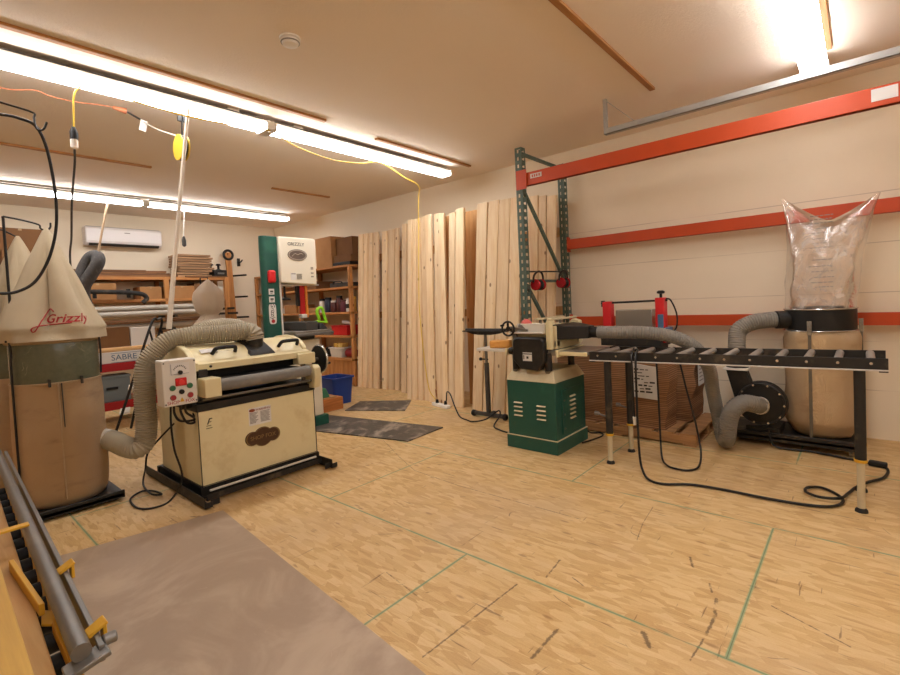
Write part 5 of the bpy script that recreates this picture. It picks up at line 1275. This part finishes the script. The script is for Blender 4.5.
# long pipes
STK = paint('#b2aa9c', .45, .12)
pp = [(1.25, 3.72, 8.80, 1.445, .044, 'upper grey pipe on the rack arms under the back shelf, front'), (1.2, 3.70, 8.892, 1.445, .044, 'upper grey pipe on the rack arms under the back shelf, behind the front one'), (1.3, 3.70, 8.67, 1.355, .044, 'grey pipe hung just below the upper pair under the back shelf'), (1.3, 3.66, 8.80, 1.15, .05, 'lower thick grey pipe on the rack arms under the back shelf')]
for x0, x1, y, z, r, lb in pp: 
    m = M(); m.lathe([(r, 0), (r, x1-x0)], (x0, y, z), 0, 20); tag(m.build('long_pipe', STK), lb, 'pipe', 'long grey pipes on the back rack')
for k in range(3): tag(M().box(1.4+.1*k, 3.5+.05*k, 8.74+.072*k, 8.805+.072*k, 1.205+.03*(k % 2), 1.23+.03*(k % 2)).build('long_strip', PLANKX), 'dark wooden strip among the grey pipes, %s from the front' % ordn[k], 'strip', 'wooden strips among the pipes')
tag(M().box(1.3, 3.6, 8.76, 8.86, .955, 1.0).build('long_board', BOARDY, bevel=.003), 'pale long board on the lowest rack arms behind the ladder', 'board')

# red stock rack in front of the wall shelf
t = thing('stock_rack', 'red steel stock rack standing behind the ribbed hose', 'rack', (1.9, 7.2, 0))
for z in (.70, .22): M().box(1.1, 2.5, 7.02, 7.07, z-.05, z+.05).build('beam', paint('#a81e22', .4, .15), t, .004)
for z in (.70, .22): M().box(1.1, 2.5, 7.5, 7.55, z-.05, z+.05).build('beam', paint('#a81e22', .4, .15), t, .004)
for x in (1.12, 2.48):
    for y in (7.045, 7.525): M().box(x-.03, x+.03, y-.03, y+.03, 0, .9).build('post', BLACK, t, .003)
for z in (.70, .22): M().box(1.12, 2.48, 7.07, 7.5, z+.02, z+.045).build('deck', PALLET, t)
t = thing('lettered_box', 'long pale carton with blue lettering on the red rack', 'box', (1.9, 7.15, .752))
m = M(); m.box(1.3, 2.3, 7.03, 7.3, .752, .885); cbn = m.build('body', PAPER, t, .003)
text('SABRE', 'lettering', .10, paint('#4a6a86', .5), t, (1.80, 7.028, .815), (1, 0, 0), (0, 0, 1))
m = M(); m.box(1.66, 2.2, 7.027, 7.03, .755, .76); m.box(1.66, 2.2, 7.027, 7.03, .868, .873); m.build('print_border', paint('#4a6a86', .5), t)
m = M(); m.lathe([(.028, 0), (.028, 1.1)], (1.25, 7.1, .915), 0, 16); tag(m.build('wooden_pole', wood('#d2ab78', '#b58850', 0, False, 'pole')), 'round pale pole lying on the lettered carton', 'pole')
tag(M().box(1.35, 1.95, 7.31, 7.49, .746, 1.19).build('storage_box', CARDD, bevel=.005), 'dark brown carton on the red rack behind the lettered carton', 'box')
tag(M().box(1.96, 2.25, 7.31, 7.49, .746, 1.17).build('white_carton', PAPER, bevel=.005), 'white printed carton on the red rack beside the dark brown one', 'box')
t = thing('metal_toolbox', 'grey metal toolbox on the lower deck of the red rack', 'toolbox', (1.68, 7.2, .266))
M().box(1.45, 1.86, 7.085, 7.35, .266, .56).build('body', paint('#6d7678', .45, .1), t, .006); M().box(1.44, 1.87, 7.075, 7.36, .56, .59).build('lid', paint('#6d7678', .45, .1), t, .004); M().box(1.6, 1.72, 7.06, 7.085, .42, .45).build('handle', BLACK, t, .003)
# black step ladder
t = thing('step_ladder', 'black folding step ladder leaning by the red rack', 'ladder', (1.75, 6.35, 0))
M().tube(catmull([(1.44, 6.2, .01), (1.60, 6.2, .45), (1.80, 6.2, 1.02), (1.88, 6.22, 1.22), (1.93, 6.27, 1.28), (1.97, 6.3, 1.27)], 5), .014, 8).build('front_rail', BLACK, t)
M().tube(catmull([(1.68, 6.5, .01), (1.80, 6.5, .45), (2.0, 6.48, 1.0), (2.06, 6.45, 1.2), (2.04, 6.38, 1.28), (1.97, 6.3, 1.27)], 5), .014, 8).build('front_rail', BLACK, t)
M().tube([(2.06, 6.25, .01), (1.93, 6.24, .8), (1.86, 6.22, 1.15)], .011, 8).build('rear_rail', BLACK, t)
M().tube([(2.3, 6.5, .01), (2.14, 6.48, .8), (2.05, 6.45, 1.15)], .011, 8).build('rear_rail', BLACK, t)
for z, x in ((.24, 1.6), (.5, 1.7), (.76, 1.8)): M().hexa([(x-.10, 6.2, z), (x+.0, 6.2, z), (x+.09, 6.5, z), (x-.01, 6.5, z), (x-.10, 6.2, z+.025), (x+.0, 6.2, z+.025), (x+.09, 6.5, z+.025), (x-.01, 6.5, z+.025)]).build('step', PANEL, t, .004)

# foam covered hose hung from the far light
tag(M().tube(catmull([(1.80, 7.98, 2.17), (1.83, 7.97, 2.25), (1.86, 7.97, 2.4), (1.93, 7.95, 2.75), (1.965, 7.94, 2.90)], 5), .014, 8).build('hanging_rope', paint('#b89c7c', .8)), 'tan rope from the far light row holding the folded grey foam hose', 'rope')
m = M(); m.tube(catmull([(1.56, 8.14, 1.66), (1.635, 8.15, 1.869), (1.70, 8.15, 2.04), (1.77, 8.10, 2.17), (1.82, 8.0, 2.17), (1.80, 7.94, 2.07), (1.72, 7.94, 1.92), (1.635, 7.96, 1.764), (1.625, 7.98, 1.60), (1.67, 8.0, 1.42), (1.72, 8.0, 1.2), (1.72, 8.0, .95)], 7), .082, 14)
tag(m.build('hanging_foam_hose', paint('#4f4c4a', .85, .25, '#77716a', 0, 40)), 'dark grey foam-covered hose folded over the tan rope', 'hose')

# third bag behind the sander
t = thing('bag_collector', 'small dust collector with a pinched cream bag behind the sander hose', 'dust collector', (2.86, 7.0, 0))
rings = []; n = 40
for i in range(30):
    s = i/29; z = 1.16+s*.63
    if s < .2: r = .20-.10*(s/.2)
    elif s < .4: r = .10+.075*math.sin((s-.2)/.2*PI/2)
    elif s < .72: r = .175+.015*math.sin((s-.4)/.32*PI)
    else: r = max(.012, .175*(1-(s-.72)/.28)**.75)
    rings.append([(2.86+r*(1+.18*math.sin(3*2*PI*j/n+1))*math.cos(2*PI*j/n), 7.0+r*(1+.18*math.sin(3*2*PI*j/n+1))*math.sin(2*PI*j/n), z) for j in range(n)])
M().loft(rings).build('filter_bag', mat_cloth('#dccab2', '#c9b397', 'pale_canvas'), t, ang=80)
M().lathe([(.2, .95), (.21, .96), (.21, 1.15), (.2, 1.16)], (2.86, 7.0, 0)).build('drum_ring', BLACKD, t); M().lathe([(.19, .12), (.205, .15), (.205, .94)], (2.86, 7.0, 0)).build('lower_bag', CANVASD, t)
M().box(2.6, 3.12, 6.75, 7.25, 0, .1).build('base', BLACK, t, .004)
M().cyl((2.86, 7.25, .1), (2.86, 7.25, 1.83), .008).build('bag_post', BLACK, t); M().tube([(2.86, 7.25, 1.83), (2.86, 7.0, 1.82), (2.86, 7.0, 1.78)], .006, 8).build('bag_hook', BLACK, t)
# wall rack upright with black arms, wooden stave with black disc
t = thing('lumber_rack', 'wall-mounted lumber rack upright with short black steel arms', 'rack', (4.30, 9.4, 0))
M().box(4.26, 4.33, 9.42, 9.49, 0, 2.1).build('upright', SHELFZ, t, .003)
for z in (2.02, 1.60, 1.2): M().cyl((4.29, 9.44, z), (4.46, 9.12, z), .018).build('arm', BLACK, t)
t = thing('wooden_stave', 'upright wooden stave with a black disc on its top', 'stave', (4.24, 9.3, 0))
M().hexa([(4.21, 9.22, 0), (4.31, 9.22, 0), (4.31, 9.26, 0), (4.21, 9.26, 0), (4.16, 9.30, 2.47), (4.27, 9.30, 2.47), (4.27, 9.34, 2.47), (4.16, 9.34, 2.47)]).build('board', SHELFZ, t, .006)
m = M(); m.torus((4.215, 9.30, 2.42), .085, .025, 1, 28); m.build('disc', BLACK, t)
t = thing('wall_hook', 'black wall hook to the right of the wooden stave', 'hook', (4.5, 9.48, 2.3))
m = M(); m.box(4.47, 4.53, 9.48, 9.499, 2.22, 2.38); m.build('plate', BLACK, t, .003); m = M(); m.tube(catmull([(4.5, 9.48, 2.32), (4.5, 9.4, 2.30), (4.52, 9.36, 2.34)], 4), .014, 8); m.build('prong', BLACK, t)

# ------------------------------------------------------------------ world, camera, view
w = bpy.data.worlds.new('world'); S.world = w; w.use_nodes = True
w.node_tree.nodes['Background'].inputs[0].default_value = (.9, .8, .68, 1); w.node_tree.nodes['Background'].inputs[1].default_value = .0

cam = bpy.data.cameras.new('camera'); co = bpy.data.objects.new('camera', cam); C.objects.link(co)
yaw, pit, rol = (math.radians(a) for a in (41.007, -2.039, -2.694))
F0 = Vector((math.cos(yaw), math.sin(yaw), 0)); R0 = Vector((math.sin(yaw), -math.cos(yaw), 0)); U0 = Vector((0, 0, 1))
F = F0*math.cos(pit)+U0*math.sin(pit); U1 = U0*math.cos(pit)-F0*math.sin(pit)
R1 = R0*math.cos(rol)+U1*math.sin(rol); U2 = U1*math.cos(rol)-R0*math.sin(rol)
mx = Matrix((R1, U2, -F)).transposed().to_4x4(); mx.translation = (0, 0, 1.334)
co.matrix_world = mx
cam.sensor_width = 36; cam.lens = 475.0/900*36; cam.shift_y = (317.35-337.5)/900; cam.clip_start = .02; cam.clip_end = 60
S.camera = co
vs = S.view_settings
vs.view_transform = 'Standard'; vs.look = 'None'; vs.gamma = 1; vs.use_curve_mapping = False; vs.exposure = 0.42
S.cycles.diffuse_bounces = 8; S.cycles.max_bounces = 16; S.cycles.transparent_max_bounces = 16
